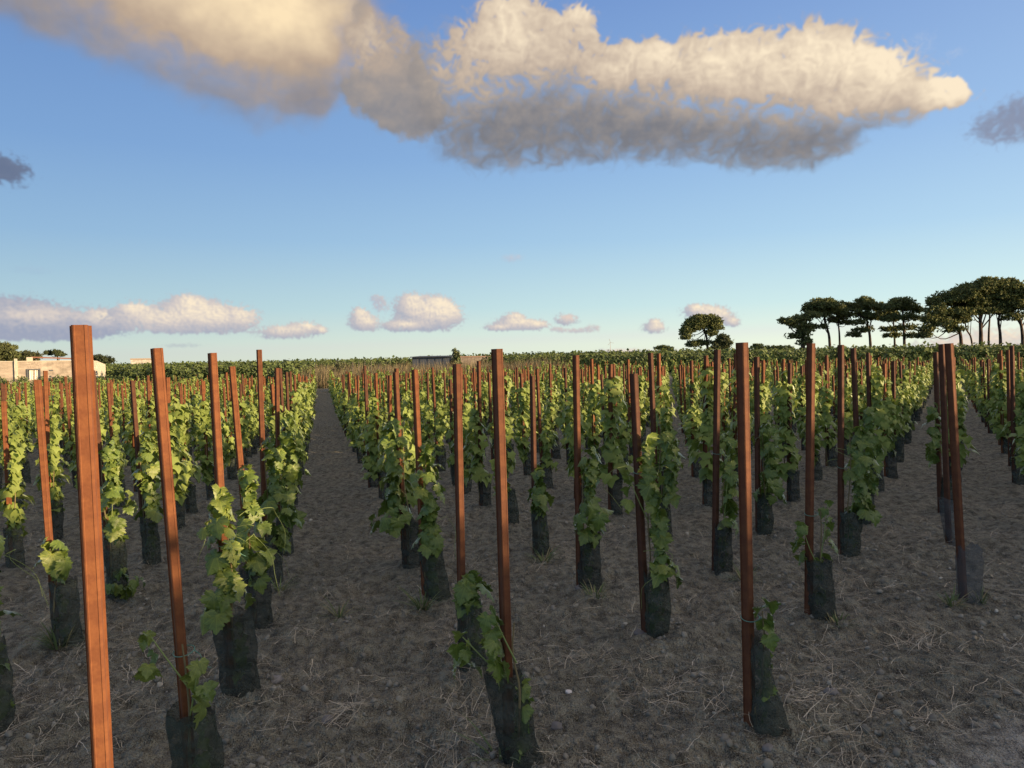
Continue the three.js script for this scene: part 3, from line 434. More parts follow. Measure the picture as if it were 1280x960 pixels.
// ---------------------------------------------------------------- soil litter: straw, clods, stones, weeds
function strawGeo(seed, w = 0.0022) { const r = rngOf(seed), P = [], I = [], n = 6; let x = 0, y = 0, a = (r() - 0.5); for (let k = 0; k <= n; k++) { const t = k / n, ww = w * (1 - 0.6 * t) / 2, z = t - 0.5; P.push(x - ww * 8 * 0.125, y, z, x + ww, y + ww * 0.6, z); x += Math.sin(a) * 0.07; y = 0.07 * Math.sin(t * Math.PI) * (0.4 + r()); a += (r() - 0.5) * 1.4; if (k < n) { const q = k * 2; I.push(q, q + 1, q + 2, q + 1, q + 3, q + 2); } } const g = new THREE.BufferGeometry(); g.setAttribute('position', new THREE.Float32BufferAttribute(P, 3)); g.setIndex(I); g.computeVertexNormals(); return g; }
{
  const r = rngOf(88), sets = [0, 1, 2, 3, 4].map((k) => ({ g: strawGeo(50 + k, 0.016), m: [], c: [] }));
  const put = (x, z, len, tilt) => {
    const s = sets[Math.floor(r() * 5)], q = new THREE.Quaternion().setFromEuler(new THREE.Euler(tilt, r() * 6.28, (r() - 0.5) * 0.3, 'YXZ')), y = soil(x, z) + clods(x, z, Math.hypot(x, z)) + 0.006 + len * 0.45 * Math.abs(Math.sin(tilt));
    const th = 0.13 + r() * r() * 0.16;
    s.m.push(new THREE.Matrix4().compose(V(x, y, z), q, V(th, len, len))); const b = 0.55 + r() * 0.6, g = r(); s.c.push(lin(0.56 * b, lerp(0.47, 0.51, g) * b, lerp(0.33, 0.4, g) * b));
  };
  for (let k = 0; k < 26000; k++) {
    const f = 1.9 + Math.pow(r(), 1.7) * 17, x = (r() * 2 - 1) * (f * 0.72 + 0.2), z = -f, d = fbm(x * 1.1 + 3, z * 1.1, 3);
    if (r() > sstep(-0.35, 0.5, d) || trackShare(x, z) > 0.55) continue;
    put(x, z, 0.02 + Math.pow(r(), 2.4) * 0.15, (r() - 0.5) * 0.5);
  }
  const clumps = [[590, 880], [720, 830], [830, 870], [1060, 880], [1010, 900], [1130, 800], [1160, 810], [1200, 810], [300, 830], [350, 800], [1060, 930], [560, 930], [640, 930], [1250, 870], [120, 880], [430, 900], [800, 830], [880, 880], [960, 880], [1150, 830]];
  for (const [u, v] of clumps) { const c = hitGround(u, v), s = 0.09 + r() * 0.14, n = 16 + r() * 26; for (let k = 0; k < n; k++) { const a = r() * 6.28, d = s * Math.sqrt(-Math.log(1 - r() * 0.95)) * 0.8; put(c.x + Math.cos(a) * d, c.z + Math.sin(a) * d, 0.05 + r() * 0.13, (r() - 0.5) * 1.1); } }
  for (let k = 0; k < 170; k++) { const f = 2.3 + r() * 6, x = (r() * 2 - 1) * f * 0.7, z = -f; if (trackShare(x, z) > 0.4) continue; for (let m = 0; m < 9; m++) put(x + (r() - 0.5) * 0.08, z + (r() - 0.5) * 0.08, 0.05 + r() * 0.1, (r() - 0.5) * 1.6); }
  const a = grp('dry_straw'); sets.forEach((s) => stuffMesh('straw', s.g, strawMat, s.m, s.c, a)); tag(a, 'dry straw and dead grass strewn over the soil', 'straw', null, 'stuff');
}
function rockGeo(seed, detail = 1) { const r = rngOf(seed), g0 = new THREE.IcosahedronGeometry(1, detail); g0.deleteAttribute('uv'); g0.deleteAttribute('normal'); const g = mergeVertices(g0, 1e-4), p = g.attributes.position; for (let i = 0; i < p.count; i++) { const k = 0.72 + 0.5 * r(); p.setXYZ(i, p.getX(i) * k * 1.15, p.getY(i) * k * 0.75, p.getZ(i) * k); } g.computeVertexNormals(); return g; }
{
  const r = rngOf(77), gs = [1, 2, 3, 4].map((k) => ({ g: rockGeo(k), m: [], c: [] }));
  for (let k = 0; k < 30000; k++) {
    const f = 1.9 + Math.pow(r(), 1.5) * 9, x = (r() * 2 - 1) * (f * 0.72 + 0.2), z = -f, s = 0.003 + Math.pow(r(), 6) * 0.016, t = gs[k % 4];
    if (r() > 0.35 + 0.6 * noise2(x * 1.6, z * 1.6 + 20)) continue;
    t.m.push(new THREE.Matrix4().compose(V(x, soil(x, z) + clods(x, z, Math.hypot(x, z)) + s * 0.2, z), new THREE.Quaternion().setFromEuler(new THREE.Euler(r() * 3, r() * 6, r() * 3)), V(s, s, s)));
    const b = 0.75 + r() * 0.55, w = r() < 0.015 ? 1.8 : 1; t.c.push(lin(0.225 * b * w, 0.213 * b * w, 0.172 * b * w));
  }
  const a = grp('soil_clods'); gs.forEach((s) => stuffMesh('clods', s.g, std(0xffffff, 0.97), s.m, s.c, a)); tag(a, 'small crumbs and clods of dark soil', 'soil', null, 'stuff');
  const stones = [[345, 852, 0.03, 0.24, 'pale rounded stone beside the guard of the sunlit vine'], [409, 902, 0.026, 0.17, 'brown stone lying on the open alley soil'], [711, 866, 0.014, 0.75, 'tiny white stone chip on bare soil'], [725, 737, 0.03, 0.17, 'brown clod at the foot of the thin column of leaves'], [800, 794, 0.034, 0.16, 'dark clod against the guard of the short tilted stake'], [696, 911, 0.026, 0.16, 'grey clod near the torn leaning guard'], [1040, 868, 0.03, 0.2, 'grey stone in a patch of dry grass'], [960, 937, 0.022, 0.19, 'grey stone in front of the skirt shaped guard'], [1165, 955, 0.013, 0.3, 'small pale pebble at the edge of the track']];
  stones.forEach(([u, v, s, c, L], k) => { const m = mesh('stone', rockGeo(200 + k, 2), std(lin(c, c * 0.94, c * 0.87), 0.9)), p = hitGround(u, v); m.position.copy(p); m.position.y += s * 0.25; m.scale.setScalar(s); m.rotation.y = k; tag(m, L, 'stone'); });
}
// green grass tufts and weeds
const bladeGeo = (() => { const P = [], I = []; for (let k = 0; k <= 4; k++) { const t = k / 4, w = 0.5 * (1 - t * t); P.push(-w, t, 0.35 * t * t, w, t, 0.35 * t * t); if (k < 4) { const q = k * 2; I.push(q, q + 1, q + 2, q + 1, q + 3, q + 2); } } const g = new THREE.BufferGeometry(); g.setAttribute('position', new THREE.Float32BufferAttribute(P, 3)); g.setIndex(I); g.computeVertexNormals(); return g; })();
function tuft(seed, n, h, spread, tint) {
  const r = rngOf(seed), l = [];
  for (let k = 0; k < n; k++) { const a = r() * 6.28, d = spread * Math.sqrt(r()) * 0.4, q = new THREE.Quaternion().setFromEuler(new THREE.Euler(0.2 + r() * 0.9, a, 0, 'YXZ')), hh = h * (0.5 + r() * 0.7); l.push(paint(bladeGeo.clone().applyMatrix4(new THREE.Matrix4().compose(V(Math.sin(a) * d, -0.005, Math.cos(a) * d), q, V(0.007 + r() * 0.005, hh, hh))), r() < 0.25 ? [0.32, 0.28, 0.14] : tint, 0.5, r)); }
  return mergeGeometries(l);
}
[[75, 806, 42, 0.17, 0.16, 'green grass tuft at the foot of the single sprig guard'], [528, 760, 30, 0.17, 0.14, 'grey green grass tuft beside the corner guard on the alley'], [424, 772, 12, 0.14, 0.04, 'thin green seedling blades alone in the open alley'], [680, 702, 26, 0.15, 0.14, 'pale grass round the guard of a low leafy vine'], [1190, 755, 18, 0.1, 0.12, 'small weed at the foot of the empty pale guard'], [1225, 752, 16, 0.09, 0.1, 'low pale weed beside the empty pale guard'], [930, 725, 24, 0.12, 0.14, 'grass tuft on a mound behind the skirt shaped guard'], [626, 950, 8, 0.2, 0.05, 'long bent grass blades before the torn leaning guard'], [350, 738, 16, 0.15, 0.08, 'grass blades at the edge of the leafy row by the alley'], [745, 745, 18, 0.1, 0.15, 'sparse grass beside the guard under the thin leaf column'], [1048, 780, 20, 0.08, 0.14, 'dry grass spray beside the upright stake guard'], [1170, 560, 20, 0.12, 0.2, 'small green weeds in the open path between rows']].forEach(([u, v, n, h, s, L], k) => { const m = mesh('grass_tuft', tuft(300 + k, Math.round(n * 1.7), h * 1.15, s, [0.13, 0.18, 0.07]), foliageMat); m.position.copy(hitGround(u, v)); tag(m, L, 'grass'); });
// a leaf with autumn colour fallen against a guard
{ const m = mesh('fallen_leaf', leafGeos[2], std(lin(0.34, 0.13, 0.05), 0.8, { map: veinMap, side: THREE.DoubleSide })); m.position.copy(hitGround(1084, 652)); m.position.y += 0.09; m.scale.setScalar(0.1); m.rotation.set(-0.3, 0.4, 0.4); tag(m, 'withered orange leaf hanging at the foot of a bushy vine', 'leaf'); }

// ---------------------------------------------------------------- leaf clump tools for shrubs, hedge and far rows
function clumpGeo(seed, n, size, rad, tints, flat = 1, up = 0.2) {
  const r = rngOf(seed), l = [];
  for (let k = 0; k < n; k++) {
    const d = V(r() - 0.5, r() - 0.5, r() - 0.5).normalize(), p = d.clone().multiplyScalar(Math.pow(r(), 0.45)).multiply(V(rad[0], rad[1] * flat, rad[2])), nrm = d.add(V((r() - 0.5) * 1.4, up + (r() - 0.5), (r() - 0.5) * 1.4)).normalize();
    const x = V(r() - 0.5, r() - 0.5, r() - 0.5).cross(nrm).normalize(), y = V().crossVectors(nrm, x), s = size * (0.6 + r() * 0.8);
    const g = new THREE.BufferGeometry(); g.setAttribute('position', new THREE.Float32BufferAttribute([0, 0, 0, 0.42 * s, 0.5 * s, 0.1 * s, 0, s, 0, -0.42 * s, 0.5 * s, 0.1 * s], 3)); g.setIndex([0, 1, 2, 0, 2, 3]); g.applyMatrix4(new THREE.Matrix4().makeBasis(x, y, nrm).setPosition(p)); g.computeVertexNormals();
    l.push(paint(g, tints[Math.floor(r() * tints.length)], 0.5, r));
  }
  return mergeGeometries(l);
}
const deep = [[0.045, 0.075, 0.025], [0.06, 0.095, 0.03], [0.08, 0.115, 0.035]];

// leafy row added out of view, shaped to throw shade on soil and stakes
{
  const r = rngOf(15), h = grp('shade_hedge'), l = [], g = clumpGeo(61, 110, 0.16, [0.55, 0.5, 0.55], deep), trunks = [];
  for (let k = 0; k < 124; k++) {
    const d = (k - 40) * 0.22, x = 9.2 + Math.max(0, d - 2) * 0.76 + (r() - 0.5) * 0.9, z = (d < 2 ? -4 - d : -6 - (d - 2) * 0.65) + (r() - 0.5) * 0.4, yy = soil(x, z), hh = 1.78 - 0.75 * sstep(1, 5, d) + 0.6 * noise2(d * 1.15, 4.4) + 0.2 * (r() - 0.5);
    for (const y of [0.4, 0.85, 1.2, hh - 0.5]) l.push(new THREE.Matrix4().compose(V(x + (r() - 0.5) * 0.4, yy + y, z), new THREE.Quaternion().setFromEuler(new THREE.Euler(r() * 0.6, r() * 6, 0)), V(1, 0.9 + r() * 0.3, 1)));
    if (k % 4 === 0) trunks.push(tube([V(x, yy - 0.1, z), V(x + 0.05, yy + 0.7, z), V(x - 0.05, yy + hh - 0.4, z)], 0.03, 0.01, 6, 5));
  }
  stuffMesh('foliage', g, foliageMat, l, null, h); mesh('stems', mergeGeometries(trunks), barkMat, h);
  tag(h, 'unseen leafy row added to shade the soil and stakes', 'shade_hedge');
}

// ---------------------------------------------------------------- far rows of full-grown vines
{
  const r = rngOf(31), gs = [0, 1, 2, 3].map((k) => ({ g: clumpGeo(80 + k, 130, 0.22, [0.78, 0.8, 0.42], [[0.085, 0.125, 0.035], [0.1, 0.14, 0.04], [0.115, 0.155, 0.045]], 1, 0.4), m: [] }));
  for (let row = 0; row < 30; row++) {
    const f = 61 + row * 2.5;
    for (let x = -f * 0.86; x < f * 0.98; x += 1.02) {
      const az = x / f, u = 640 + F * az;
      if (f < 76 && u > 380 && u < 690) continue;           // the weedy plot
      if (f > 66 && f < 82 && u < 145) continue;            // the house stands there
      const lowRow = f < 82 && u < 145 ? 0.62 : 1;
      const z = -f + (r() - 0.5) * 0.5 + x * 0.06, y = macro(x, z), s = (0.9 + r() * 0.35) * lowRow;
      gs[Math.floor(r() * 4)].m.push(new THREE.Matrix4().compose(V(x + (r() - 0.5) * 0.6, y + 0.92 * s, z), new THREE.Quaternion().setFromEuler(new THREE.Euler((r() - 0.5) * 0.3, (r() - 0.5) * 0.7 + (r() < 0.5 ? Math.PI : 0), (r() - 0.5) * 0.2)), V(s, s * (1.02 + 0.3 * r()), s)));
    }
  }
  const a = grp('far_vineyard'); gs.forEach((s) => stuffMesh('vine_rows', s.g, foliageMat, s.m, null, a)); tag(a, 'far dark green mass of full-grown vine rows along the skyline', 'vineyard', null, 'stuff');
}
// dry weeds on the fallow strip
{
  const r = rngOf(32), geo = (() => { const l = []; const q = rngOf(9); for (let k = 0; k < 26; k++) l.push(paint(bladeGeo.clone().applyMatrix4(new THREE.Matrix4().compose(V((q() - 0.5) * 0.9, 0, (q() - 0.5) * 0.9), new THREE.Quaternion().setFromEuler(new THREE.Euler(q() * 0.35, q() * 6.28, 0, 'YXZ')), V(0.03, 0.5 + q() * 0.7, 0.7))), q() < 0.35 ? [0.13, 0.13, 0.06] : [0.24, 0.19, 0.11], 0.5, q)); return mergeGeometries(l); })(), m = [];
  for (let k = 0; k < 900; k++) { const f = 53.5 + r() * 22, u = 375 + r() * 330, x = (u - 640) / F * f, z = -f; m.push(new THREE.Matrix4().compose(V(x, macro(x, z), z), new THREE.Quaternion().setFromEuler(new THREE.Euler(0, r() * 6, 0)), V(1, 0.95 + r() * 0.8, 1))); }
  stuffMesh('dry_weeds', geo, foliageMat, m, null, null, 'brown dry weeds on the fallow strip behind the vines', 'weeds');
}
// weathered stakes in the fallow strip
{
  const g = (() => { const p = new THREE.CylinderGeometry(0.03, 0.045, 1, 7, 5); p.translate(0, 0.5, 0); const a = p.attributes.position; for (let i = 0; i < a.count; i++) { const y = a.getY(i), k = 1 + 0.25 * noise2(a.getX(i) * 60, y * 7 + a.getZ(i) * 40); a.setXYZ(i, a.getX(i) * k + 0.03 * noise2(y * 3, 2), y + (y > 0.95 ? 0.03 * noise2(a.getX(i) * 90, 5) : 0), a.getZ(i) * k); } p.computeVertexNormals(); return p; })(), wood = std(lin(0.28, 0.25, 0.21), 0.9, { map: barkMap }), r = rngOf(64);
  for (const [u, h] of [[388, 1.5], [395, 1.8], [406, 1.6], [421, 1.5], [441, 1.9], [448, 1.9], [456, 1.9], [464, 1.9], [473, 1.7], [488, 1.5], [503, 1.4], [596, 1.3], [352, 1.5], [336, 1.5]]) { const f = 56 + r() * 8, x = (u - 640) / F * f, s = mesh('wooden_stake', g, wood); s.position.set(x, macro(x, -f) - 0.05, -f); s.scale.set(1.1, h, 1.1); s.rotation.set((r() - 0.5) * 0.1, r() * 6, 0.06 + (r() - 0.5) * 0.12); tag(s, 'grey weathered wooden stake in the dry weeds', 'stake', 'wooden stakes in the fallow strip'); }
}
// ---------------------------------------------------------------- shrubs
function shrub(u, f, w, h, label, opt = {}) {
  const x = (u - 640) / F * f, z = -f, s = grp('shrub'), r = rngOf(u), l = [], stems = []; s.position.set(x, macro(x, z), z);
  const n = opt.n ?? 16, tint = opt.tint ?? deep;
  for (let k = 0; k < n; k++) { const t = r(), a = r() * 6.28, d = w * 0.5 * Math.sqrt(r()) * (opt.spiky ? 1 - 0.75 * t : 1 - 0.35 * t * t), p = V(Math.cos(a) * d, lerp(0.25, 1, t) * h * (0.75 + 0.25 * r()), Math.sin(a) * d), c = clumpGeo(u * 7 + k, opt.leaves ?? 50, opt.size ?? 0.17, opt.spiky ? [0.16, 0.42, 0.16] : [0.35, 0.3, 0.35], tint); c.translate(p.x, p.y, p.z); l.push(c); stems.push(tube([V(0, -0.05, 0), V(p.x * 0.3, p.y * 0.5, p.z * 0.3), p], 0.025, 0.006, 6, 4)); }
  mesh('foliage', mergeGeometries(l), foliageMat, s).userData.kind = 'stuff'; mesh('stems', mergeGeometries(stems), barkMat, s); tag(s, label, 'shrub');
}
shrub(357, 55, 2.2, 2.0, 'round leafy green bush at the end of the vine rows', { tint: [[0.09, 0.13, 0.045], [0.12, 0.16, 0.05]], n: 22 });
shrub(345, 56, 1.2, 1.6, 'low leafy bush beside the round bush at the row ends', { tint: [[0.08, 0.12, 0.04]], n: 10 });
shrub(425, 60, 2.0, 2.3, 'wispy grey green shrub in the dry weeds', { spiky: 1, n: 20, size: 0.13, leaves: 32, tint: [[0.1, 0.11, 0.05], [0.13, 0.14, 0.07]] });
shrub(571, 66, 1.5, 2.75, 'upright feathery shrub beside the grey shed', { spiky: 1, n: 20, size: 0.2, leaves: 44, tint: [[0.1, 0.13, 0.05], [0.13, 0.15, 0.06]] });
shrub(606, 70, 1.2, 1.7, 'small shrub in front of the pale block wall', { n: 10, tint: [[0.1, 0.1, 0.05]] });
shrub(617, 70, 1.6, 2.1, 'dark shrub at the end of the pale block wall', { n: 12 });

// ---------------------------------------------------------------- buildings
const box = (w, h, d, x = 0, y = 0, z = 0) => { const g = new THREE.BoxGeometry(w, h, d); g.translate(x, y + h / 2, z); return g; };
const plasterMap = dataTex(256, (u, v) => { const n = 0.82 + 0.12 * fbm(u * 6, v * 6, 5, 0.6, 6), s = 0.06 * Math.max(0, noise2(u * 40, v * 4, 40)); return [n - s, n - s, n - s * 1.2]; }, true);
{
  const h = grp('farmhouse'), f = 70, px = pxM(f), cream = std(lin(0.5, 0.43, 0.34), 0.9, { map: plasterMap }), white = std(lin(0.72, 0.66, 0.52), 0.85, { map: plasterMap }), dark = std(lin(0.08, 0.09, 0.1), 0.6), glass = std(lin(0.05, 0.06, 0.07), 0.08), curtain = std(lin(0.6, 0.56, 0.48), 0.9), roofRed = std(lin(0.2, 0.09, 0.06), 0.9);
  const cor = atDepth(118, 470, f), y0 = macro(cor.x, cor.z) - 0.2, topY = atDepth(118, 451, f).y, H = topY - y0; h.position.set(cor.x, y0, cor.z); h.rotation.y = 21 * D;
  const wl = (x0, x1, ya, yb) => box(x1 - x0, yb - ya, 0.25, (x0 + x1) / 2, ya, -0.125);
  const wx0 = -(118 - 48) * px * 1.03, wx1 = -(118 - 62) * px * 1.03, wy0 = H - 22 * px, wy1 = H - 9 * px;
  mesh('wall', mergeGeometries([wl(-16, wx0, 0, H), wl(wx1, 0, 0, H), wl(wx0, wx1, 0, wy0), wl(wx0, wx1, wy1, H)]), cream, h);
  const end = new THREE.Shape(); end.moveTo(0, 0); end.lineTo(5.2, 0); end.lineTo(5.2, H - 0.35); end.lineTo(0, H); const eg = new THREE.ExtrudeGeometry(end, { depth: 0.25, bevelEnabled: false }); eg.rotateY(Math.PI / 2); eg.translate(-0.002, 0, -0.003); mesh('gable_wall', eg, white, h);
  const rg = new THREE.BoxGeometry(15.9, 0.14, 5.1); rg.translate(-8, H - 0.34, -2.8); mesh('roof', rg, roofRed, h); mesh('coping', box(16, 0.07, 0.31, -8.05, H + 0.002, -0.128), white, h);
  const win = grp('window'); h.add(win); const wm = (wx0 + wx1) / 2, ww = wx1 - wx0, wh = wy1 - wy0;
  mesh('frame', mergeGeometries([box(0.09, wh, 0.14, wx0 + 0.045, wy0, 0.02), box(0.09, wh, 0.14, wx1 - 0.045, wy0, 0.02), box(ww - 0.18, 0.09, 0.14, wm, wy1 - 0.09, 0.021)]), dark, win);
  mesh('mullion', box(0.05, wh - 0.1, 0.07, wm, wy0, -0.04), white, win); mesh('pane', box(ww / 2 - 0.12, wh - 0.1, 0.012, wm - ww / 4 + 0.02, wy0, -0.1), glass, win); mesh('pane', box(ww / 2 - 0.12, wh - 0.1, 0.012, wm + ww / 4 - 0.02, wy0, -0.1), glass, win);
  for (const s of [-1, 1]) { const P = []; const g = new THREE.PlaneGeometry(ww * 0.34, wh, 14, 1), a = g.attributes.position; for (let i = 0; i < a.count; i++) a.setZ(i, 0.03 * Math.sin(a.getX(i) * 40)); g.computeVertexNormals(); g.translate(wm + s * ww * 0.2, wy0 + wh / 2, -0.06); mesh('curtain', g, new THREE.MeshStandardMaterial({ color: lin(0.62, 0.58, 0.5), roughness: 0.9, side: THREE.DoubleSide }), win); }
  mesh('downpipe', mergeGeometries([box(0.22, H + 0.28, 0.16, -(118 - 37.5) * px * 1.03, 0, 0.081), box(0.1, 1.2, 0.1, -(118 - 41) * px * 1.03, 0, 0.052)]), white, h);
  mesh('vent', box(0.3, 0.11, 0.05, -(118 - 73) * px * 1.03, H - 0.9, 0.026), dark, h); mesh('vent', box(0.3, 0.11, 0.05, -(118 - 3) * px * 1.03, H - 0.98, 0.026), dark, h);
  mesh('chimney', box(0.42, 0.42, 0.4, -(118 - 48) * px * 1.03, H + 0.0, -1.2), white, h); mesh('chimney', box(0.5, 0.3, 0.4, -(118 - 2) * px * 1.03, H + 0.0, -1.2), white, h);
  const aw = new THREE.BoxGeometry(3.6, 0.12, 2.4); aw.rotateZ(-0.05); aw.translate(-(118 - 70) * px * 1.05, H + 0.34, -3.6); mesh('canopy', aw, roofRed, h); mesh('post', box(0.1, 0.7, 0.1, -(118 - 50) * px * 1.03, H - 0.3, -3), dark, h); mesh('post', box(0.1, 0.7, 0.1, -(118 - 88) * px * 1.03, H - 0.3, -3), dark, h);
  tag(h, 'low cream farmhouse with flat roof and grey framed window', 'house');
}
{
  const h = grp('outbuilding'), f = 128, c = atDepth(177, 455, f), y0 = macro(c.x, c.z), H = atDepth(177, 449.5, f).y - y0; h.position.set(c.x, y0, c.z); h.rotation.y = 0.35; const wall = std(lin(0.62, 0.58, 0.5), 0.9, { map: plasterMap });
  mesh('wall', box(3.0, H, 3), wall, h); mesh('roof', box(3.3, 0.2, 3.3, 0.1, H + 0.002), std(lin(0.3, 0.24, 0.18), 0.9), h); mesh('door', box(0.9, 2.0, 0.06, 0.6, 0, 1.531), std(lin(0.12, 0.12, 0.12), 0.7), h); tag(h, 'small pale outbuilding roof showing above the far vine rows', 'building');
}
{
  const h = grp('grey_shed'), f = 68, px = pxM(f), c = atDepth(540, 462, f), y0 = macro(c.x, c.z), H = atDepth(540, 446, f).y - y0, w = 50 * px, m1 = std(lin(0.1, 0.115, 0.13), 0.6), m2 = std(lin(0.06, 0.07, 0.08), 0.6); h.position.set(c.x, y0, c.z); h.rotation.y = -0.2;  // panel greys darkened to put the shade of the front into the colour
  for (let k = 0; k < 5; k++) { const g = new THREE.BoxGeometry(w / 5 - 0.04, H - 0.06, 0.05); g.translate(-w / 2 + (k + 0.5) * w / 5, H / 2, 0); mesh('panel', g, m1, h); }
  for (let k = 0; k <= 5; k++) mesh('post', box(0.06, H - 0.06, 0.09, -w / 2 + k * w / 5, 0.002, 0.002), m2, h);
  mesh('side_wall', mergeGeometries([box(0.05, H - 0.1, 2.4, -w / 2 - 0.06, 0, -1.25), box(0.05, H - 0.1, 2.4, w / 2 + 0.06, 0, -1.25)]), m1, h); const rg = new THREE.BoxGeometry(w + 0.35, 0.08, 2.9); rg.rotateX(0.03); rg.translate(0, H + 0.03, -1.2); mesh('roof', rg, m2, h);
  tag(h, 'low grey metal panel shed behind the dry weeds', 'shed');
}
{
  const h = grp('block_wall'), f = 73, px = pxM(f), c = atDepth(598, 462, f), y0 = macro(c.x, c.z), H = atDepth(598, 446.5, f).y - y0, w = 44 * px; h.position.set(c.x, y0, c.z);
  const ms = [std(lin(0.4, 0.33, 0.25), 0.95, { map: plasterMap }), std(lin(0.44, 0.37, 0.28), 0.95, { map: plasterMap })]; for (let k = 0; k < 3; k++) mesh('panel', box(w / 3 - 0.02, H, 0.2, -w / 2 + (k + 0.5) * w / 3, 0, 0), ms[k % 2], h); mesh('coping', box(w + 0.1, 0.12, 0.3, 0, H + 0.002, 0), std(lin(0.3, 0.2, 0.14), 0.9), h); tag(h, 'pale tan block wall with brown coping beyond the fallow strip', 'wall');
}

// ---------------------------------------------------------------- trees
function needleTuft(r, p, s, tint, out) {                   // one spray of needles: crossed narrow faces
  for (let k = 0; k < 4; k++) { const d = V(r() - 0.5, r() * 0.9 - 0.2, r() - 0.5).normalize(), side = V(r() - 0.5, r() - 0.5, r() - 0.5).cross(d).normalize().multiplyScalar(s * 0.3), e = d.multiplyScalar(s * (0.6 + 0.6 * r())), b = 0.7 + 0.6 * r(); out.P.push(p.x - side.x, p.y - side.y, p.z - side.z, p.x + side.x, p.y + side.y, p.z + side.z, p.x + e.x, p.y + e.y, p.z + e.z); for (let q = 0; q < 3; q++) out.C.push(tint[0] * b, tint[1] * b, tint[2] * b); }
}
function crownGeo(out) { const g = new THREE.BufferGeometry(); g.setAttribute('position', new THREE.Float32BufferAttribute(out.P, 3)); g.setAttribute('color', new THREE.Float32BufferAttribute(out.C, 3)); g.computeVertexNormals(); return g; }
// pine: trunk foot px, distance, trunk top and the crown's lobes as [u, v, half width px, half height px]
function pine(name, label, u, f, trunk, lobes, opt = {}, group) {
  const r = rngOf(Math.round(u * 13 + f)), px = pxM(f), base = atDepth(u, 440, f); base.y = macro(base.x, base.z) - 0.1;
  const t = grp(name); t.position.copy(base);
  const loc = (uu, vv, dz = 0) => { const p = atDepth(uu, vv, f).sub(base); p.z += dz; return p; };
  const tp = [V(0, 0, 0), ...trunk.map(([a, b]) => loc(a, b))], r0 = opt.r0 ?? 0.26, wood = [tube(tp, r0, r0 * 0.45, 16, 7)], crown = { P: [], C: [] }, tints = opt.tints ?? [[0.12, 0.145, 0.05], [0.145, 0.165, 0.055], [0.17, 0.185, 0.06]];
  const curve = new THREE.CatmullRomCurve3(tp), limbs = [];
  for (const [lu, lv, hw, hh] of lobes) {
    const c = loc(lu, lv, (r() - 0.5) * hw * px * 1.0), rx = hw * px, ry = hh * px, rz = Math.max(rx * 0.85, 1.2);
    const at = curve.getPointAt(clamp(0.5 + 0.45 * r())), mid = at.clone().lerp(c, 0.55); mid.y -= 0.25 * Math.abs(c.x - at.x); limbs.push(tube([at, mid, c.clone().add(V(0, -ry * 0.2, 0))], r0 * 0.32, r0 * 0.1, 7, 5));
    const n = Math.round(clamp(rx * ry * 26 * (opt.dens ?? 1), 14, 240));
    for (let k = 0; k < n; k++) {                            // puffs over the lobe, fuller above than below
      const d = V(r() * 2 - 1, r() * 2 - 1, r() * 2 - 1); if (d.length() > 1) { k--; continue; }
      d.multiplyScalar(0.7 + 0.3 / Math.max(0.35, d.length())); if (d.y < -0.2) d.y *= 0.5;
      const p = V(c.x + d.x * rx, c.y + d.y * ry, c.z + d.z * rz), pr = (0.34 + r() * 0.3) * (opt.puff ?? 1), tn = tints[Math.floor(r() * tints.length)];
      if (r() < 0.1) limbs.push(tube([c.clone().add(V(0, -ry * 0.3, 0)), p.clone().lerp(c, 0.5), p], r0 * 0.12, r0 * 0.04, 4, 4));
      for (let q = 0; q < 13; q++) needleTuft(r, V(p.x + (r() - 0.5) * pr * 2, p.y + (r() - 0.4) * pr * 1.2, p.z + (r() - 0.5) * pr * 2), 0.34, tn, crown);
    }
  }
  mesh('trunk', wood[0], barkMat, t); mesh('limbs', mergeGeometries(limbs), barkMat, t); const c = mesh('crown', crownGeo(crown), foliageMat, t); c.userData.kind = 'stuff';
  tag(t, label, 'tree', group);
}
pine('umbrella_pine', 'lone rounded pine standing apart on the skyline', 885, 140, [[884, 428], [882, 416], [878, 406]], [[876, 403, 18, 8], [868, 408, 14, 8], [888, 402, 14, 8], [860, 414, 9, 6], [893, 409, 10, 6], [857, 421, 7, 5], [873, 400, 10, 6], [866, 431, 7, 4], [889, 417, 8, 4], [880, 429, 9, 4]], { r0: 0.3, dens: 1.5, tints: [[0.11, 0.14, 0.045], [0.135, 0.16, 0.05], [0.16, 0.18, 0.055]] });
pine('small_tree', 'small open tree close beside the lone rounded pine', 903, 139, [[903, 432], [904, 424]], [[903, 422, 6, 4], [899, 428, 6, 4], [907, 429, 6, 4], [904, 435, 8, 4], [896, 434, 6, 4]], { r0: 0.16, dens: 1.6, tints: [[0.08, 0.1, 0.04], [0.1, 0.12, 0.045]] });
const pg = 'pines along the vineyard edge';
pine('maritime_pine', 'pine with an ivy thickened trunk at the open end of the line', 1004, 112, [[1004, 422], [1006, 408], [1009, 398]], [[990, 404, 11, 4], [1000, 400, 14, 4], [1012, 395, 10, 4], [984, 402, 7, 3], [1004, 418, 7, 8], [1006, 428, 6, 6], [999, 408, 12, 3], [1009, 412, 8, 5], [994, 421, 8, 2]], { r0: 0.4, dens: 1.3 }, pg);
pine('maritime_pine', 'broad topped pine with forked leaning trunk beside the ivy pine', 1038, 114, [[1036, 418], [1031, 402], [1030, 390]], [[1028, 383, 20, 7], [1018, 387, 13, 6], [1040, 386, 16, 7], [1030, 378, 14, 4], [1050, 389, 10, 5], [1024, 394, 14, 3], [1020, 409, 12, 2]], { dens: 1.2 }, pg);
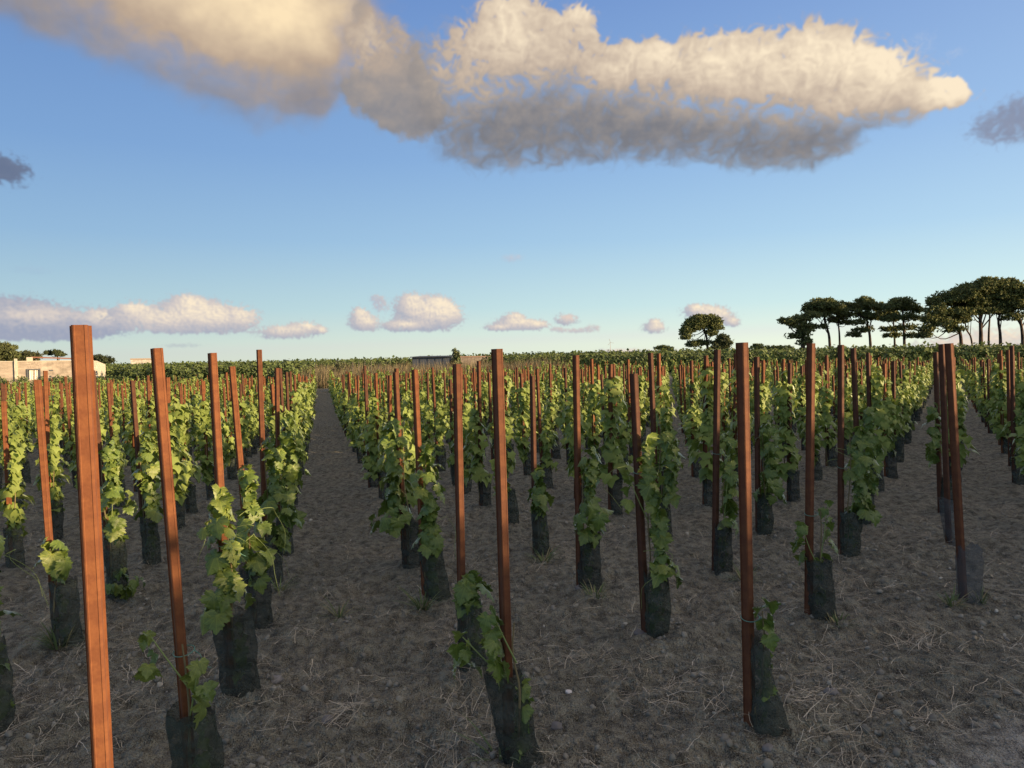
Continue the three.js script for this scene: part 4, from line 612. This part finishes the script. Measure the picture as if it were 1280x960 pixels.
pine('maritime_pine', 'slender pine with a narrow crown between two broad pines', 1050, 118, [[1049, 415], [1047, 398], [1046, 388]], [[1048, 390, 12, 7], [1054, 397, 9, 4], [1043, 400, 9, 4], [1060, 404, 9, 2]], { r0: 0.2, dens: 1.2 }, pg);
pine('maritime_pine', 'pine with spreading ragged flat tiers and leaning trunk', 1089, 116, [[1087, 418], [1084, 402], [1084, 386]], [[1082, 380, 14, 5], [1072, 386, 12, 4], [1092, 385, 13, 5], [1083, 376, 9, 3], [1064, 382, 8, 3], [1078, 394, 14, 4], [1090, 397, 12, 4], [1072, 404, 10, 3], [1080, 413, 12, 3], [1068, 419, 8, 2]], { dens: 1.25 }, pg);
pine('maritime_pine', 'thin pine trunk half merged with the layered pine crown', 1119, 118, [[1118, 420], [1117, 405], [1117, 392]], [[1112, 390, 14, 6], [1106, 398, 11, 4], [1118, 399, 10, 4], [1110, 412, 12, 3], [1116, 420, 10, 3]], { r0: 0.2, dens: 1.2 }, pg);
pine('maritime_pine', 'layered dark pine with drooping lower tiers', 1131, 113, [[1130, 415], [1129, 398], [1128, 385]], [[1126, 381, 16, 6], [1114, 385, 12, 5], [1138, 385, 14, 5], [1128, 377, 12, 3], [1147, 389, 8, 3], [1136, 398, 13, 4], [1120, 398, 14, 4], [1134, 410, 13, 3], [1140, 420, 10, 2]], { dens: 1.25 }, pg);
const pg2 = 'stone pines in the dense grove';
pine('stone_pine', 'stone pine at the outer edge of the dense grove with low drooping side', 1202, 104, [[1200, 416], [1194, 402], [1192, 390]], [[1184, 378, 20, 9], [1172, 390, 15, 8], [1196, 372, 20, 10], [1166, 400, 14, 7], [1180, 404, 16, 6], [1160, 412, 10, 5], [1198, 392, 16, 8], [1190, 412, 14, 4], [1204, 400, 10, 5], [1154, 420, 7, 2]], { r0: 0.3, dens: 1.2 }, pg2);
pine('stone_pine', 'stone pine with a slanting second stem in the dense grove', 1217, 106, [[1213, 420], [1208, 412], [1206, 396]], [[1208, 366, 18, 9], [1216, 374, 16, 9], [1206, 382, 14, 8]], { r0: 0.16, dens: 1.2 }, pg2);
pine('stone_pine', 'stout stone pine carrying the highest crown of the grove', 1226, 104, [[1226, 415], [1225, 396], [1224, 378]], [[1226, 362, 20, 10], [1214, 366, 16, 9], [1238, 360, 18, 10], [1230, 355, 16, 6], [1222, 378, 18, 8], [1236, 378, 16, 8], [1226, 389, 18, 6], [1212, 391, 12, 5], [1206, 372, 22, 11], [1250, 370, 22, 11]], { r0: 0.34, dens: 1.2 }, pg2);
pine('stone_pine', 'straight slim stone pine in the middle of the grove', 1236, 107, [[1236, 416], [1237, 398], [1237, 380]], [[1240, 368, 16, 9], [1250, 360, 16, 9], [1244, 380, 14, 7]], { r0: 0.19, dens: 1.2 }, pg2);
pine('stone_pine', 'stone pine with a forked trunk opening upward', 1251, 104, [[1250, 416], [1248, 400], [1253, 384]], [[1254, 362, 18, 10], [1264, 366, 16, 9], [1258, 378, 16, 8], [1244, 386, 14, 7], [1256, 390, 14, 5]], { r0: 0.26, dens: 1.2 }, pg2);
pine('stone_pine', 'wide armed stone pine at the end of the grove with bare branches', 1279, 103, [[1278, 418], [1276, 404], [1272, 388]], [[1272, 363, 18, 9], [1284, 368, 18, 9], [1266, 378, 16, 8], [1280, 382, 16, 8], [1268, 397, 12, 4], [1296, 366, 18, 10], [1300, 384, 16, 8], [1262, 356, 14, 6]], { r0: 0.3, dens: 1.2 }, pg2);
const leafyTree = (name, label, u, f, lobes, tints, puff = 1) => pine(name, label, u, f, [[u, 444], [u, lobes[0][1] + 2]], lobes, { r0: 0.2, dens: 1.7, tints, puff }, 'trees behind the farmhouse and vines');
leafyTree('broadleaf_tree', 'round green tree rising behind the farmhouse roof end', 5, 95, [[4, 439, 12, 6], [-6, 441, 12, 7], [13, 444, 8, 5], [6, 435, 7, 3], [2, 447, 16, 6], [-12, 449, 14, 6]], [[0.08, 0.1, 0.035], [0.11, 0.13, 0.045]]);
leafyTree('broadleaf_tree', 'low olive green tree behind the farmhouse roof', 35, 110, [[35, 445, 8, 4], [27, 448, 7, 4], [44, 448, 7, 4], [36, 451, 14, 4], [20, 451, 8, 4]], [[0.06, 0.07, 0.03], [0.08, 0.09, 0.035]]);
leafyTree('broadleaf_tree', 'thin dark pair of treetops above the farmhouse canopy', 72, 120, [[72, 441, 2, 3], [62, 442, 1, 3], [76, 444, 2, 2]], [[0.06, 0.08, 0.03]], 0.4);
leafyTree('broadleaf_tree', 'low dark tree beside the white farmhouse gable', 122, 120, [[122, 449, 8, 3], [132, 451, 9, 4], [112, 451, 8, 4]], [[0.045, 0.06, 0.025]]);
leafyTree('broadleaf_tree', 'small dark treetop between the shed and the lone pine', 826, 136, [[826, 435, 7, 2], [834, 437, 6, 2]], [[0.085, 0.115, 0.035]]);
leafyTree('broadleaf_tree', 'low dark treetop just past the lone pine', 946, 130, [[946, 434, 6, 2], [954, 436, 6, 2]], [[0.085, 0.115, 0.035]]);
leafyTree('broadleaf_tree', 'dark spreading treetop before the line of pines', 968, 126, [[968, 436, 7, 2], [982, 436, 7, 2]], [[0.085, 0.115, 0.035]]);
{
  const f = 300, t = grp('wind_pump_mast'), b = atDepth(763, 440, f), px = pxM(f); b.y = macro(b.x, b.z); t.position.copy(b); const top = atDepth(763, 428, f).y - b.y, m = std(lin(0.3, 0.3, 0.3), 0.6); mesh('mast', new THREE.CylinderGeometry(0.08, 0.16, top, 6).translate(0, top / 2, 0), m, t); for (const a of [0.3, 2.4, 4.5]) { const g = new THREE.BoxGeometry(0.12, 1.5, 0.05); g.translate(0, 0.75, 0.13); g.rotateZ(a); g.translate(0, top, 0); mesh('blade', g, m, t); } tag(t, 'tiny thin mast with three blades on the skyline', 'mast');
}
scene.traverse((o) => { if (o.isMesh) { o.castShadow = true; o.receiveShadow = true; } });
renderer.render(scene, camera);
